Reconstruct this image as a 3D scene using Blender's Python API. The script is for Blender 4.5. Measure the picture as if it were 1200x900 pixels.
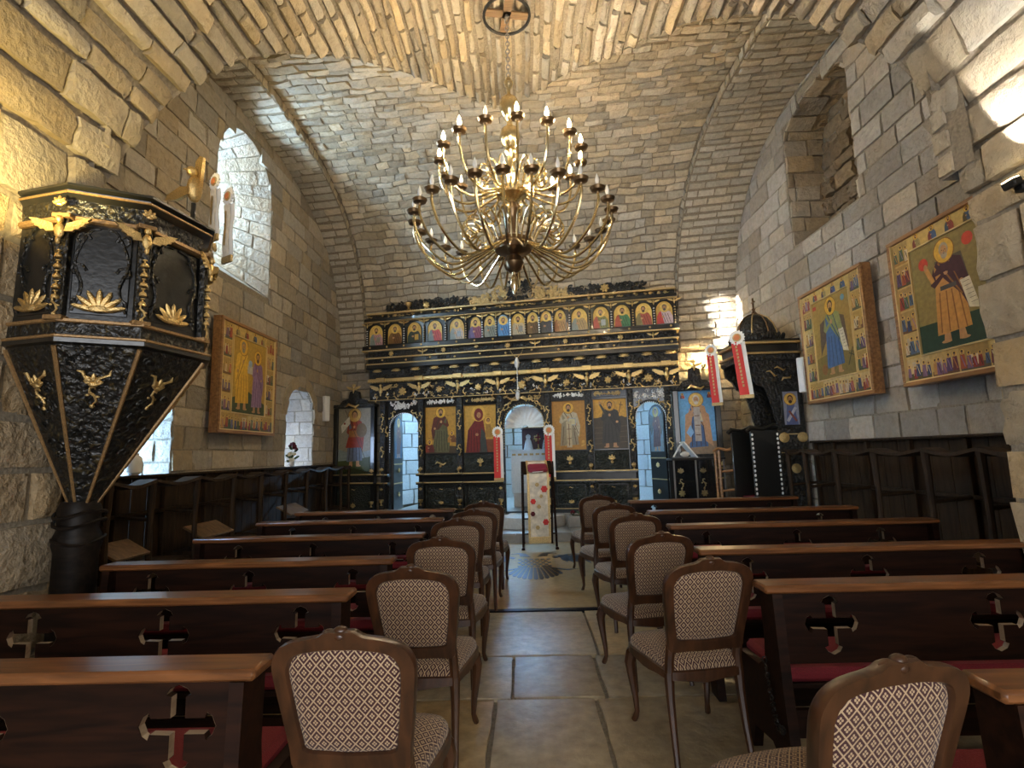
import bpy, math, random
from math import sin, cos, pi, sqrt, atan2, radians
from mathutils import Vector, Matrix
from mathutils.geometry import tessellate_polygon

for o in list(bpy.data.objects):
    bpy.data.objects.remove(o)
SC = bpy.context.scene
COL = SC.collection
RND = random.Random(7)

# ------------------------------------------------------------------ camera
F_PX = 610.0
VPX, VPY, ROLL = 614.0, 531.0, 0.030
EYE = Vector((0, 0, 1.5))
_fy = Vector((VPX - 600, VPY - 450, F_PX)).normalized()
_fx = Vector((1, -ROLL, -(_fy.x - ROLL * _fy.y) / _fy.z)).normalized()
_fz = _fx.cross(_fy)
if _fz.y > 0:
    _fz = -_fz
cam_d = bpy.data.cameras.new('camera')
cam = bpy.data.objects.new('camera', cam_d)
COL.objects.link(cam)
cam_d.sensor_width = 36.0
cam_d.lens = F_PX / 1200 * 36.0
cam_d.clip_start = 0.05
_r = Vector((_fx.x, _fy.x, _fz.x))
_u = -Vector((_fx.y, _fy.y, _fz.y))
_b = -Vector((_fx.z, _fy.z, _fz.z))
cam.matrix_world = Matrix(((_r.x, _u.x, _b.x, EYE.x), (_r.y, _u.y, _b.y, EYE.y), (_r.z, _u.z, _b.z, EYE.z), (0, 0, 0, 1)))
SC.camera = cam


def to_px(p):
    d = Vector(p) - EYE
    q = (_fx * d.x + _fy * d.y + _fz * d.z)
    if q.z < 0.05:
        return None
    return 600 + F_PX * q.x / q.z, 450 + F_PX * q.y / q.z, q.z


# ------------------------------------------------------------------ world, sun, daylight, exposure
SC.view_settings.view_transform = 'Standard'
SC.view_settings.look = 'None'
SC.view_settings.exposure = 1.3
SC.view_settings.gamma = 1.0
SC.view_settings.use_curve_mapping = False
W = bpy.data.worlds.new('sky')
SC.world = W
W.use_nodes = True
W.node_tree.nodes['Background'].inputs[0].default_value = (0.55, 0.72, 1.0, 1)
W.node_tree.nodes['Background'].inputs[1].default_value = 1.0


def light(name, kind, loc, energy, color, direction=None, size=None, size_y=None, **kw):
    d = bpy.data.lights.new(name, kind)
    d.energy = energy
    d.color = color
    if kind == 'AREA':
        d.shape = 'RECTANGLE'
        d.size = size
        d.size_y = size_y or size
    elif kind in ('POINT', 'SPOT') and size:
        d.shadow_soft_size = size
    for k, v in kw.items():
        setattr(d, k, v)
    o = bpy.data.objects.new(name, d)
    COL.objects.link(o)
    o.location = loc
    if direction is not None:
        o.rotation_euler = Vector(direction).to_track_quat('-Z', 'Y').to_euler()
    return o


SKYBLUE = (0.50, 0.72, 1.0)
sun = light('sun', 'SUN', (-12, 3, 8), 22.0, (1.0, 0.95, 0.86), direction=(8.0, 2.45, -1.35))
sun.data.angle = radians(0.6)
light('daylight_window_left', 'AREA', (-4.9, 6.88, 5.3), 85, (0.52, 0.76, 1.0), (1, 0.1, -0.1), .5, 1.1)
light('daylight_door_left', 'AREA', (-5.0, 5.3, 1.4), 85, (0.36, 0.62, 1.0), (1, 0.25, 0.0), 0.9, 2.2)
light('daylight_niche', 'AREA', (-4.6, 8.85, 1.5), 13, (0.5, 0.68, 1.0), (0.3, 1, 0.0), 0.3, 1.0)
light('daylight_apse', 'AREA', (0.3, 14.0, 3.6), 1250, (0.32, 0.62, 1.0), (-0.1, -1, -0.6), 3.5, 1.6)
light('west_fill', 'AREA', (0.2, -4.4, 2.3), 115, (1.0, 0.93, 0.82), (0, 1, 0.16), 4.6, 3.6)  # added fill behind the camera, shining through an invented west opening
BULB_W, FLOOD_L, FLOOD_R, WALL_W = 28.0, 60.0, 46.0, 22.0

# ------------------------------------------------------------------ mesh helpers
class MB:
    """collects shapes; build() links them as one mesh object"""
    def __init__(s, M=None):
        s.v, s.f, s.c, s.uv = [], [], [], {}
        s.M = M or Matrix()
        s.col = (1, 1, 1)

    def add(s, pts):
        n = len(s.v)
        s.v.extend((s.M @ Vector(p)) for p in pts)
        return n

    def face(s, idx):
        s.f.append(tuple(idx)); s.c.append(s.col)

    def box(s, x0, x1, y0, y1, z0, z1, b=0.0):
        if x0 > x1: x0, x1 = x1, x0
        if y0 > y1: y0, y1 = y1, y0
        if z0 > z1: z0, z1 = z1, z0
        b = min(b, (x1 - x0) * .45, (y1 - y0) * .45, (z1 - z0) * .45)
        if b <= 0:
            n = s.add([(x, y, z) for x in (x0, x1) for y in (y0, y1) for z in (z0, z1)])
            for q in ((0, 1, 3, 2), (4, 6, 7, 5), (0, 4, 5, 1), (2, 3, 7, 6), (0, 2, 6, 4), (1, 5, 7, 3)):
                s.face([n + i for i in q])
            return
        idx = {}
        pts = []
        for i, x in enumerate((x0, x1)):
            for j, y in enumerate((y0, y1)):
                for k, z in enumerate((z0, z1)):
                    sx, sy, sz = (b, -b)[i], (b, -b)[j], (b, -b)[k]
                    for a, p in enumerate(((x, y + sy, z + sz), (x + sx, y, z + sz), (x + sx, y + sy, z))):
                        idx[i, j, k, a] = len(pts); pts.append(p)
        n = s.add(pts)
        I = lambda *q: n + idx[q]
        for i in (0, 1):
            q = [I(i, 0, 0, 0), I(i, 1, 0, 0), I(i, 1, 1, 0), I(i, 0, 1, 0)]
            s.face(q if i else q[::-1])
            q = [I(0, i, 0, 1), I(1, i, 0, 1), I(1, i, 1, 1), I(0, i, 1, 1)]
            s.face(q[::-1] if i else q)
            q = [I(0, 0, i, 2), I(1, 0, i, 2), I(1, 1, i, 2), I(0, 1, i, 2)]
            s.face(q if i else q[::-1])
        for i in (0, 1):
            for j in (0, 1):
                s.face([I(i, j, 0, 0), I(i, j, 0, 1), I(i, j, 1, 1), I(i, j, 1, 0)])
                s.face([I(i, 0, j, 0), I(i, 0, j, 2), I(i, 1, j, 2), I(i, 1, j, 0)])
                s.face([I(0, i, j, 1), I(0, i, j, 2), I(1, i, j, 2), I(1, i, j, 1)])
                for k in (0, 1):
                    s.face([I(i, j, k, 0), I(i, j, k, 1), I(i, j, k, 2)])

    def tube(s, pts, rad, n=8, closed=False, flat=1.0):
        pts = [Vector(p) for p in pts]
        m = len(pts)
        if not hasattr(rad, '__len__'):
            rad = [rad] * m
        up = None
        rings = []
        for i, p in enumerate(pts):
            if closed:
                t = pts[(i + 1) % m] - pts[i - 1]
            else:
                t = pts[min(i + 1, m - 1)] - pts[max(i - 1, 0)]
            if t.length < 1e-9: t = Vector((0, 0, 1))
            t.normalize()
            if up is None:
                up = t.orthogonal() if abs(t.z) > .95 else Vector((0, 0, 1))
            a = (up - t * up.dot(t))
            if a.length < 1e-6: a = t.orthogonal()
            a.normalize(); up = a
            b = t.cross(a)
            rings.append(s.add([p + (a * cos(2 * pi * k / n) + b * sin(2 * pi * k / n) * flat) * rad[i] for k in range(n)]))
        for i in range(m if closed else m - 1):
            A, B = rings[i], rings[(i + 1) % m]
            for k in range(n):
                s.face((A + k, A + (k + 1) % n, B + (k + 1) % n, B + k))
        if not closed:
            s.face([rings[0] + k for k in range(n)][::-1])
            s.face([rings[-1] + k for k in range(n)])

    def lathe(s, prof, n=16, c=(0, 0, 0), arc=(0, 2 * pi)):
        full = abs(arc[1] - arc[0] - 2 * pi) < 1e-6
        m = n if full else n + 1
        base = []
        for r, z in prof:
            base.append(s.add([(c[0] + max(r, 1e-4) * cos(arc[0] + (arc[1] - arc[0]) * k / n), c[1] + max(r, 1e-4) * sin(arc[0] + (arc[1] - arc[0]) * k / n), c[2] + z) for k in range(m)]))
        for i in range(len(prof) - 1):
            for k in range(n):
                k2 = (k + 1) % m
                s.face((base[i] + k, base[i] + k2, base[i + 1] + k2, base[i + 1] + k))
        if full:
            s.face([base[0] + k for k in range(m)][::-1]); s.face([base[-1] + k for k in range(m)])

    def prism(s, poly, d0, d1, axis='y', holes=()):
        """2D outline extruded; axis y: (a,b)->(a,d,b); x: (d,a,b); z: (a,b,d)"""
        mk = {'y': lambda a, b, d: (a, d, b), 'x': lambda a, b, d: (d, a, b), 'z': lambda a, b, d: (a, b, d)}[axis]
        loops = [list(poly)] + [list(h) for h in holes]
        flat = [p for L in loops for p in L]
        n0 = s.add([mk(a, b, d0) for a, b in flat])
        n1 = s.add([mk(a, b, d1) for a, b in flat])
        if holes:
            tris = tessellate_polygon([[Vector((a, b, 0)) for a, b in L] for L in loops])
            for t in tris:
                s.face([n0 + i for i in t]); s.face([n1 + i for i in t[::-1]])
        else:
            s.face([n0 + i for i in range(len(poly))]); s.face([n1 + i for i in range(len(poly))][::-1])
        k = 0
        for L in loops:
            m = len(L)
            for i in range(m):
                a, b = k + i, k + (i + 1) % m
                s.face((n0 + a, n0 + b, n1 + b, n1 + a))
            k += m

    def grid(s, rows, closed=False):
        base = [s.add(r) for r in rows]
        m = len(rows[0])
        for i in range(len(rows) - 1):
            for k in range(m if closed else m - 1):
                k2 = (k + 1) % m
                s.face((base[i] + k, base[i] + k2, base[i + 1] + k2, base[i + 1] + k))
        return base

    def ell(s, c, r, n=10, m=6):
        rows = []
        for i in range(m + 1):
            t = -pi / 2 + pi * i / m
            cr = max(cos(t), 0.02)
            rows.append([(c[0] + r[0] * cr * cos(2 * pi * k / n), c[1] + r[1] * cr * sin(2 * pi * k / n), c[2] + r[2] * sin(t)) for k in range(n)])
        b = s.grid(rows, True)
        s.face([b[0] + k for k in range(n)][::-1]); s.face([b[-1] + k for k in range(n)])

    def pad(s, outline, h, fn, rings=((1, 0), (.93, .55), (.75, .88), (.4, 1.0)), c=(0, 0), uvx=.03):
        """cushion on an outline; fn(a,b,h)->xyz; uv = (a,b)"""
        base = []
        for sc, hh in rings:
            P = [(c[0] + (a - c[0]) * sc, c[1] + (b - c[1]) * sc) for a, b in outline]
            n = s.add([fn(a, b, hh * h) for a, b in P]); base.append(n)
            for i, q in enumerate(P): s.uv[n + i] = ((q[0] - c[0]) * (1 + (1 - hh) * uvx) + c[0], (q[1] - c[1]) * (1 + (1 - hh) * uvx) + c[1])
        m = len(outline)
        for i in range(len(base) - 1):
            for k in range(m):
                s.face((base[i] + k, base[i] + (k + 1) % m, base[i + 1] + (k + 1) % m, base[i + 1] + k))
        n = s.add([fn(c[0], c[1], h)]); s.uv[n] = c
        for k in range(m):
            s.face((base[-1] + k, base[-1] + (k + 1) % m, n))

    def mesh(s, name, mat, angle=38, fix=True):
        me = bpy.data.meshes.new(name)
        me.from_pydata([tuple(v) for v in s.v], [], s.f)
        if mat and mat.name in STONES:
            s.c = [(1, .35, 0) if c == (1, 1, 1) else c for c in s.c]
        if len(set(s.c)) > 1 or s.c and s.c[0] != (1, 1, 1):
            at = me.attributes.new('Col', 'FLOAT_COLOR', 'FACE')
            at.data.foreach_set('color', [x for c in s.c for x in (c[0], c[1], c[2], 1.0)])
        if s.uv:
            ul = me.uv_layers.new(name='UVMap')
            for lp in me.loops:
                ul.data[lp.index].uv = s.uv.get(lp.vertex_index, (0, 0))
        me.update()
        if fix:
            import bmesh
            bm = bmesh.new(); bm.from_mesh(me)
            bmesh.ops.recalc_face_normals(bm, faces=bm.faces)
            bm.to_mesh(me); bm.free()
        me.polygons.foreach_set('use_smooth', [True] * len(me.polygons))
        me.set_sharp_from_angle(angle=radians(angle))
        if mat: me.materials.append(mat)
        return me

    def build(s, name, mat, parent=None, angle=38, fix=True):
        return link(name, s.mesh(name, mat, angle, fix), parent)


def link(name, me, parent=None, M=None):
    o = bpy.data.objects.new(name, me)
    COL.objects.link(o)
    if parent is not None: o.parent = parent
    if M is not None: o.matrix_local = M
    return o


def tag(o, label=None, cat=None, group=None, kind=None):
    if label: o['label'] = label
    if cat: o['category'] = cat
    if group: o['group'] = group
    if kind: o['kind'] = kind
    return o


def thing(name, label, cat, loc=(0, 0, 0), rz=0.0, group=None):
    o = bpy.data.objects.new(name, None)
    COL.objects.link(o)
    o.empty_display_size = .1
    o.location = loc; o.rotation_euler = (0, 0, rz)
    return tag(o, label, cat, group)


KIDS = {}


def copy_tree(o, parent=None):
    c = o.copy(); COL.objects.link(c)
    if parent is not None: c.parent = parent
    for ch in [x for x in COL.objects if x.parent == o]:
        copy_tree(ch, c)
    return c


def T(x=0, y=0, z=0): return Matrix.Translation((x, y, z))
def RX(a): return Matrix.Rotation(a, 4, 'X')
def RY(a): return Matrix.Rotation(a, 4, 'Y')
def RZ(a): return Matrix.Rotation(a, 4, 'Z')
def S(x, y=None, z=None): return Matrix.Diagonal((x, x if y is None else y, x if z is None else z, 1))


# ------------------------------------------------------------------ materials
def nodes(name):
    m = bpy.data.materials.new(name); m.use_nodes = True
    t = m.node_tree
    return m, t, t.nodes['Principled BSDF'], t.nodes.new, t.links.new


def plain(name, col, rough=.5, metal=0.0, bump=0.0, bscale=60, var=0.0, spec=None, coat=0.0, trans=0.0, emit=None, estr=0.0):
    m, t, p, N, L = nodes(name)
    p.inputs['Base Color'].default_value = (*col, 1); p.inputs['Roughness'].default_value = rough; p.inputs['Metallic'].default_value = metal
    if spec is not None: p.inputs['Specular IOR Level'].default_value = spec
    if coat: p.inputs['Coat Weight'].default_value = coat
    if trans: p.inputs['Transmission Weight'].default_value = trans
    if emit: p.inputs['Emission Color'].default_value = (*emit, 1); p.inputs['Emission Strength'].default_value = estr
    if bump or var:
        tc = N('ShaderNodeTexCoord'); nz = N('ShaderNodeTexNoise'); nz.inputs['Scale'].default_value = bscale; nz.inputs['Detail'].default_value = 4
        L(tc.outputs['Object'], nz.inputs['Vector'])
        if bump:
            b = N('ShaderNodeBump'); b.inputs['Strength'].default_value = bump; b.inputs['Distance'].default_value = .01
            L(nz.outputs['Fac'], b.inputs['Height']); L(b.outputs['Normal'], p.inputs['Normal'])
        if var:
            r = N('ShaderNodeValToRGB'); e = r.color_ramp.elements
            e[0].position = .3; e[1].position = .7
            e[0].color = (*[c * (1 - var) for c in col], 1); e[1].color = (*[min(1, c * (1 + var)) for c in col], 1)
            L(nz.outputs['Fac'], r.inputs['Fac']); L(r.outputs['Color'], p.inputs['Base Color'])
    return m


STONES = set()


def stone(name, c0, c1, rough=.85, bump=.5, fine=28.0, coat=0.0, bdist=.02, mott=.5):
    STONES.add(name)
    """tint per stone comes from the face attribute Col (r = lightness, g = warmth)"""
    m, t, p, N, L = nodes(name)
    at = N('ShaderNodeAttribute'); at.attribute_name = 'Col'
    sp = N('ShaderNodeSeparateColor'); L(at.outputs['Color'], sp.inputs['Color'])
    geo = N('ShaderNodeNewGeometry')
    n1 = N('ShaderNodeTexNoise'); n1.inputs['Scale'].default_value = 5.0; n1.inputs['Detail'].default_value = 6; n1.inputs['Roughness'].default_value = .65
    n2 = N('ShaderNodeTexNoise'); n2.inputs['Scale'].default_value = fine; n2.inputs['Detail'].default_value = 5; n2.inputs['Roughness'].default_value = .6
    L(geo.outputs['Position'], n1.inputs['Vector']); L(geo.outputs['Position'], n2.inputs['Vector'])
    mx = N('ShaderNodeMix'); mx.data_type = 'RGBA'
    mx.inputs[6].default_value = (*c0, 1); mx.inputs[7].default_value = (*c1, 1)
    a = N('ShaderNodeMath'); a.operation = 'MULTIPLY_ADD'; a.inputs[1].default_value = .9; a.inputs[2].default_value = -.45
    L(n1.outputs['Fac'], a.inputs[0])
    b = N('ShaderNodeMath'); b.operation = 'ADD'; b.use_clamp = True
    L(a.outputs[0], b.inputs[0]); L(sp.outputs['Green'], b.inputs[1]); L(b.outputs[0], mx.inputs[0])
    k = N('ShaderNodeMath'); k.operation = 'MULTIPLY_ADD'; k.inputs[1].default_value = mott; k.inputs[2].default_value = 1 - mott / 2
    L(n2.outputs['Fac'], k.inputs[0])
    k2 = N('ShaderNodeMath'); k2.operation = 'MULTIPLY'; L(k.outputs[0], k2.inputs[0]); L(sp.outputs['Red'], k2.inputs[1])
    ml = N('ShaderNodeMix'); ml.data_type = 'RGBA'; ml.blend_type = 'MULTIPLY'; ml.inputs[0].default_value = 1.0
    L(mx.outputs[2], ml.inputs[6]); L(k2.outputs[0], ml.inputs[7]); L(ml.outputs[2], p.inputs['Base Color'])
    bp = N('ShaderNodeBump'); bp.inputs['Strength'].default_value = bump; bp.inputs['Distance'].default_value = bdist
    L(n2.outputs['Fac'], bp.inputs['Height']); L(bp.outputs['Normal'], p.inputs['Normal'])
    p.inputs['Roughness'].default_value = rough
    if coat: p.inputs['Coat Weight'].default_value = coat; p.inputs['Coat Roughness'].default_value = .22
    return m


def wood(name, c0, c1, rough=.35, scale=(3, 30, 30), coat=.25):
    m, t, p, N, L = nodes(name)
    tc = N('ShaderNodeTexCoord'); mp = N('ShaderNodeMapping'); mp.inputs['Scale'].default_value = scale
    nz = N('ShaderNodeTexNoise'); nz.inputs['Scale'].default_value = 1.0; nz.inputs['Detail'].default_value = 7; nz.inputs['Distortion'].default_value = .6
    L(tc.outputs['Object'], mp.inputs['Vector']); L(mp.outputs['Vector'], nz.inputs['Vector'])
    r = N('ShaderNodeValToRGB'); e = r.color_ramp.elements; e[0].position = .35; e[1].position = .68; e[0].color = (*c0, 1); e[1].color = (*c1, 1)
    L(nz.outputs['Fac'], r.inputs['Fac']); L(r.outputs['Color'], p.inputs['Base Color'])
    p.inputs['Roughness'].default_value = rough; p.inputs['Coat Weight'].default_value = coat; p.inputs['Coat Roughness'].default_value = .25
    if not coat: p.inputs['Specular IOR Level'].default_value = .16
    b = N('ShaderNodeBump'); b.inputs['Strength'].default_value = .12; b.inputs['Distance'].default_value = .004
    L(nz.outputs['Fac'], b.inputs['Height']); L(b.outputs['Normal'], p.inputs['Normal'])
    return m


def painted(name, rough=.45, crack=.06):
    m, t, p, N, L = nodes(name)
    at = N('ShaderNodeAttribute'); at.attribute_name = 'Col'
    tc = N('ShaderNodeTexCoord'); nz = N('ShaderNodeTexNoise'); nz.inputs['Scale'].default_value = 22; nz.inputs['Detail'].default_value = 5
    L(tc.outputs['Object'], nz.inputs['Vector'])
    k = N('ShaderNodeMath'); k.operation = 'MULTIPLY_ADD'; k.inputs[1].default_value = .9; k.inputs[2].default_value = .55
    L(nz.outputs['Fac'], k.inputs[0])
    ml = N('ShaderNodeMix'); ml.data_type = 'RGBA'; ml.blend_type = 'MULTIPLY'; ml.inputs[0].default_value = 1.0
    L(at.outputs['Color'], ml.inputs[6]); L(k.outputs[0], ml.inputs[7]); L(ml.outputs[2], p.inputs['Base Color'])
    p.inputs['Roughness'].default_value = rough
    return m


def lozenge(name, maroon, cream):
    """woven fabric: cream lattice of diamonds with a four-petal flower in each, from UV metres"""
    m, t, p, N, L = nodes(name)
    uv = N('ShaderNodeUVMap'); uv.uv_map = 'UVMap'
    sx = N('ShaderNodeSeparateXYZ'); L(uv.outputs['UV'], sx.inputs[0])

    def mth(op, a, b=None, c=None):
        n = N('ShaderNodeMath'); n.operation = op
        for i, v in enumerate((a, b, c)):
            if v is None: continue
            if isinstance(v, (int, float)): n.inputs[i].default_value = v
            else: L(v, n.inputs[i])
        return n.outputs[0]
    CW, CH = .041, .048
    u = mth('DIVIDE', sx.outputs['X'], CW); v = mth('DIVIDE', sx.outputs['Y'], CH)
    a = mth('ADD', u, v); b = mth('SUBTRACT', u, v)
    fa = mth('SUBTRACT', mth('FRACT', a), .5); fb = mth('SUBTRACT', mth('FRACT', b), .5)
    aa = mth('ABSOLUTE', fa); ab = mth('ABSOLUTE', fb)
    line = mth('GREATER_THAN', mth('MAXIMUM', aa, ab), .432)
    # four petals on the diagonals of the cell, i.e. along u and v
    px = mth('ABSOLUTE', mth('ADD', fa, fb)); py = mth('ABSOLUTE', mth('SUBTRACT', fa, fb))
    # petals at (+-.16,+-.16) in rotated axes
    d1 = mth('SUBTRACT', aa, .125); d2 = mth('SUBTRACT', ab, .125)
    r = mth('SQRT', mth('ADD', mth('MULTIPLY', d1, d1), mth('MULTIPLY', d2, d2)))
    petal = mth('LESS_THAN', r, .108)
    f = mth('MAXIMUM', line, petal)
    mx = N('ShaderNodeMix'); mx.data_type = 'RGBA'; mx.inputs[6].default_value = (*maroon, 1); mx.inputs[7].default_value = (*cream, 1)
    L(f, mx.inputs[0]); L(mx.outputs[2], p.inputs['Base Color'])
    p.inputs['Roughness'].default_value = .8
    p.inputs['Sheen Weight'].default_value = .2
    return m


def carved(name, base, gold, amount, scale=26):
    """black lacquered carving with relief, worn gilding on the high points"""
    m, t, p, N, L = nodes(name)
    tc = N('ShaderNodeTexCoord'); vo = N('ShaderNodeTexVoronoi'); vo.feature = 'SMOOTH_F1'; vo.inputs['Scale'].default_value = scale
    nz = N('ShaderNodeTexNoise'); nz.inputs['Scale'].default_value = scale * .6; nz.inputs['Detail'].default_value = 3; nz.inputs['Distortion'].default_value = 1.5
    L(tc.outputs['Object'], nz.inputs['Vector']); L(nz.outputs['Color'], vo.inputs['Vector'])
    L(tc.outputs['Object'], vo.inputs['Vector'])
    r = N('ShaderNodeValToRGB'); e = r.color_ramp.elements; e[0].position = amount; e[1].position = amount + .05; e[0].color = (*base, 1); e[1].color = (*gold, 1)
    L(nz.outputs['Fac'], r.inputs['Fac']); L(r.outputs['Color'], p.inputs['Base Color'])
    b = N('ShaderNodeBump'); b.inputs['Strength'].default_value = .9; b.inputs['Distance'].default_value = .02
    ad = N('ShaderNodeMath'); ad.operation = 'ADD'; L(nz.outputs['Fac'], ad.inputs[0]); L(vo.outputs['Distance'], ad.inputs[1])
    L(ad.outputs[0], b.inputs['Height']); L(b.outputs['Normal'], p.inputs['Normal'])
    p.inputs['Roughness'].default_value = .32
    return m


M_VAULT = stone('vault_stone', (0.45, 0.405, 0.33), (0.53, 0.41, 0.25), .85, .85, 15, bdist=.04, mott=.8)
M_WALL = stone('ashlar_stone', (0.38, 0.345, 0.295), (0.43, 0.32, 0.18), .85, .8, 15, bdist=.04, mott=.75)
M_PIER = stone('pier_stone', (0.40, 0.34, 0.25), (0.42, 0.29, 0.14), .85, .9, 13, bdist=.06)
M_NAVE = stone('nave_vault_stone', (0.36, 0.325, 0.265), (0.41, 0.31, 0.175), .85, .8, 17, bdist=.04)
M_VMORTAR = plain('shadowed_lime_mortar', (0.235, 0.195, 0.14), .95, bump=.6, bscale=40, var=.25)  # shadow of the vault joints is put into this darker mortar colour
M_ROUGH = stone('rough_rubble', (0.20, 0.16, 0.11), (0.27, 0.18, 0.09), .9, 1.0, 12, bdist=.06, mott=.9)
M_MORTAR = plain('lime_mortar', (0.24, 0.205, 0.15), .95, bump=.6, bscale=40, var=.25)
M_APSE = stone('apse_stone', (0.62, 0.62, 0.6), (0.55, 0.5, 0.42), .85, .4, 24)
M_FLAG = stone('flagstone', (0.37, 0.315, 0.22), (0.46, 0.32, 0.15), .36, .5, 11, coat=.12, bdist=.012, mott=1.3)
M_POLISH = stone('polished_limestone', (0.42, 0.32, 0.185), (0.46, 0.31, 0.14), .2, .06, 14, coat=.3, bdist=.002)
M_GREYST = stone('grey_step_stone', (0.26, 0.25, 0.23), (0.3, 0.26, 0.2), .35, .25, 16, coat=.15, bdist=.005)
M_INLAY = plain('black_marble_inlay', (0.008, 0.008, 0.011), .35, spec=.10)
M_MAHOG = wood('mahogany', (0.008, 0.003, 0.0016), (0.024, 0.0080, 0.0036), .5, coat=0.0)
M_RAIL = wood('polished_rail_wood', (0.10, 0.037, 0.012), (0.24, 0.092, 0.030), .28, coat=.3)
M_CHAIRW = wood('walnut', (0.028, 0.0105, 0.0042), (0.075, 0.028, 0.0105), .36, scale=(20, 20, 5))
M_STALL = wood('stall_oak', (0.020, 0.012, 0.0065), (0.046, 0.027, 0.014), .62, scale=(25, 25, 4), coat=0.0)
M_PALEWOOD = wood('pale_seat_wood', (0.12, 0.07, 0.032), (0.22, 0.13, 0.06), .45)
M_CUT = wood('pale_cut_edge', (0.22, 0.15, 0.09), (0.34, 0.25, 0.16), .45)
M_HONEY = wood('honey_wood', (0.22, 0.10, 0.035), (0.40, 0.20, 0.07), .4)
M_BLACK = carved('black_lacquer_carving', (0.010, 0.010, 0.009), (0.05, 0.038, 0.016), .60, 30)
M_BLACKP = plain('black_lacquer', (0.011, 0.011, 0.010), .28, coat=.3, bump=.15, bscale=30)
M_GREENBLK = carved('dark_green_carving', (0.010, 0.014, 0.010), (0.035, 0.034, 0.016), .58, 42)
M_GOLD = plain('gilding', (0.66, 0.47, 0.20), .34, metal=.85, bump=.5, bscale=120, var=.25)
M_GOLDP = plain('gold_paint', (0.52, 0.37, 0.16), .45, metal=.45, bump=.25, bscale=90, var=.3)
M_BRASS = plain('polished_brass', (0.86, 0.72, 0.44), .2, metal=1.0)
M_FILLET = plain('pale_gold_fillet', (0.80, 0.62, 0.30), .3, metal=.35)
M_GILTB = plain('aged_gilding', (0.30, 0.18, 0.075), .42, metal=.4, bump=.25, bscale=90, var=.3)
M_POSTW = wood('black_oak', (0.006, 0.0045, 0.0035), (0.016, 0.011, 0.008), .5, coat=0.0)
M_BRONZE = plain('dark_bronze', (0.20, 0.13, 0.07), .28, metal=.9)
M_IRON = plain('wrought_iron', (0.03, 0.028, 0.026), .5, metal=.7, bump=.3)
M_CANDLE = plain('candle_sleeve', (0.85, 0.8, 0.68), .5)
M_BULB = plain('lit_bulb', (1, .9, .7), .3, emit=(1.0, .78, .42), estr=28)
M_BULBOFF = plain('unlit_bulb', (0.9, 0.88, 0.82), .2)
M_LAMPFACE = plain('lamp_face', (1, .95, .8), .3, emit=(1.0, .8, .45), estr=12)
M_PAINT = painted('icon_paint')
M_FABRIC = lozenge('lozenge_fabric', (0.036, 0.005, 0.006), (0.42, 0.30, 0.18))
M_VELVET = plain('red_velvet', (0.17, 0.008, 0.016), .8, bump=.3, bscale=200, var=.25)
M_RED = plain('crimson_cloth', (0.22, 0.012, 0.03), .75, bump=.3, bscale=80)
M_WHITE = plain('white_plastic', (0.78, 0.77, 0.74), .45)
M_CLOTH = plain('white_altar_cloth', (0.80, 0.84, 0.86), .8, bump=.3, bscale=30, var=.06)
M_STEEL = plain('grey_steel', (0.22, 0.21, 0.2), .4, metal=.7)
M_GLASS = plain('window_glass', (1, 1, 1), .02, trans=1.0, spec=.5)
M_LEAF = plain('dark_leaf', (0.03, 0.07, 0.02), .5, var=.4)
M_FLOWR = plain('dark_red_petals', (0.10, 0.006, 0.016), .7, var=.3)
M_FLOWW = plain('cream_petals', (0.75, 0.72, 0.55), .7, var=.1)

# ------------------------------------------------------------------ the shell: piers, walls, groin vault
XL, XR = -4.0, 4.1            # outer walls
PL, PR = -3.1, 3.12           # inner faces of the piers = springing of the nave vault
RL, RR = -3.4, 3.05           # wall arches (rings)
Y1 = 3.45                     # far end of the piers
TAN = 0.193                   # the screen wall stands askew
ZS, RISE = 3.15, 3.58         # springing and rise of the vaults
def yb(x): return 10.60 - TAN * x
def yc(x): return (Y1 + yb(x)) / 2
def ry(x): return (yb(x) - Y1) / 2
XC, XA = (PL + PR) / 2, (PR - PL) / 2


def z_nave(x):
    t = (x - XC) / XA
    return ZS + RISE * sqrt(max(0, 1 - t * t)) if abs(t) < 1 else ZS


# profile of the cross vault: a slightly squared arch, tabulated by arc length
ZC, RC, EXP = 3.35, 3.38, 2.45
def _se(t): return (abs(cos(t)) ** (2 / EXP)) * (1 if cos(t) > 0 else -1), abs(sin(t)) ** (2 / EXP)
_TAB = [(_se(pi * k / 600), 0.0) for k in range(601)]
_acc, PROF = 0.0, []
for k in range(601):
    if k: _acc += sqrt(((_TAB[k][0][0] - _TAB[k - 1][0][0]) * 3.5) ** 2 + ((_TAB[k][0][1] - _TAB[k - 1][0][1]) * RC) ** 2)
    PROF.append((_acc, _TAB[k][0]))
def prof(v):
    """v 0..pi along the arch by arc length -> (cosine-like, sine-like)"""
    s = max(0.0, min(1.0, v / pi)) * PROF[-1][0]
    lo, hi = 0, 600
    while hi - lo > 1:
        m = (lo + hi) // 2
        if PROF[m][0] <= s: lo = m
        else: hi = m
    f = (s - PROF[lo][0]) / max(1e-9, PROF[hi][0] - PROF[lo][0])
    a, b = PROF[lo][1], PROF[hi][1]
    return a[0] + (b[0] - a[0]) * f, a[1] + (b[1] - a[1]) * f


GROIN = [(-3.12, 3.5), (-3.01, 3.74), (-2.87, 3.94), (-2.59, 4.26), (-2.37, 4.59), (-1.92, 5.21), (-1.63, 5.68), (-1.15, 6.32), (-.75, 6.82), (-.15, 7.35), (.39, 6.9), (.76, 6.48), (1.32, 5.9), (1.63, 5.4), (1.85, 5.08), (2.52, 4.18), (2.76, 3.93), (2.93, 3.68), (3.03, 3.56), (3.14, 3.42)]


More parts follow.
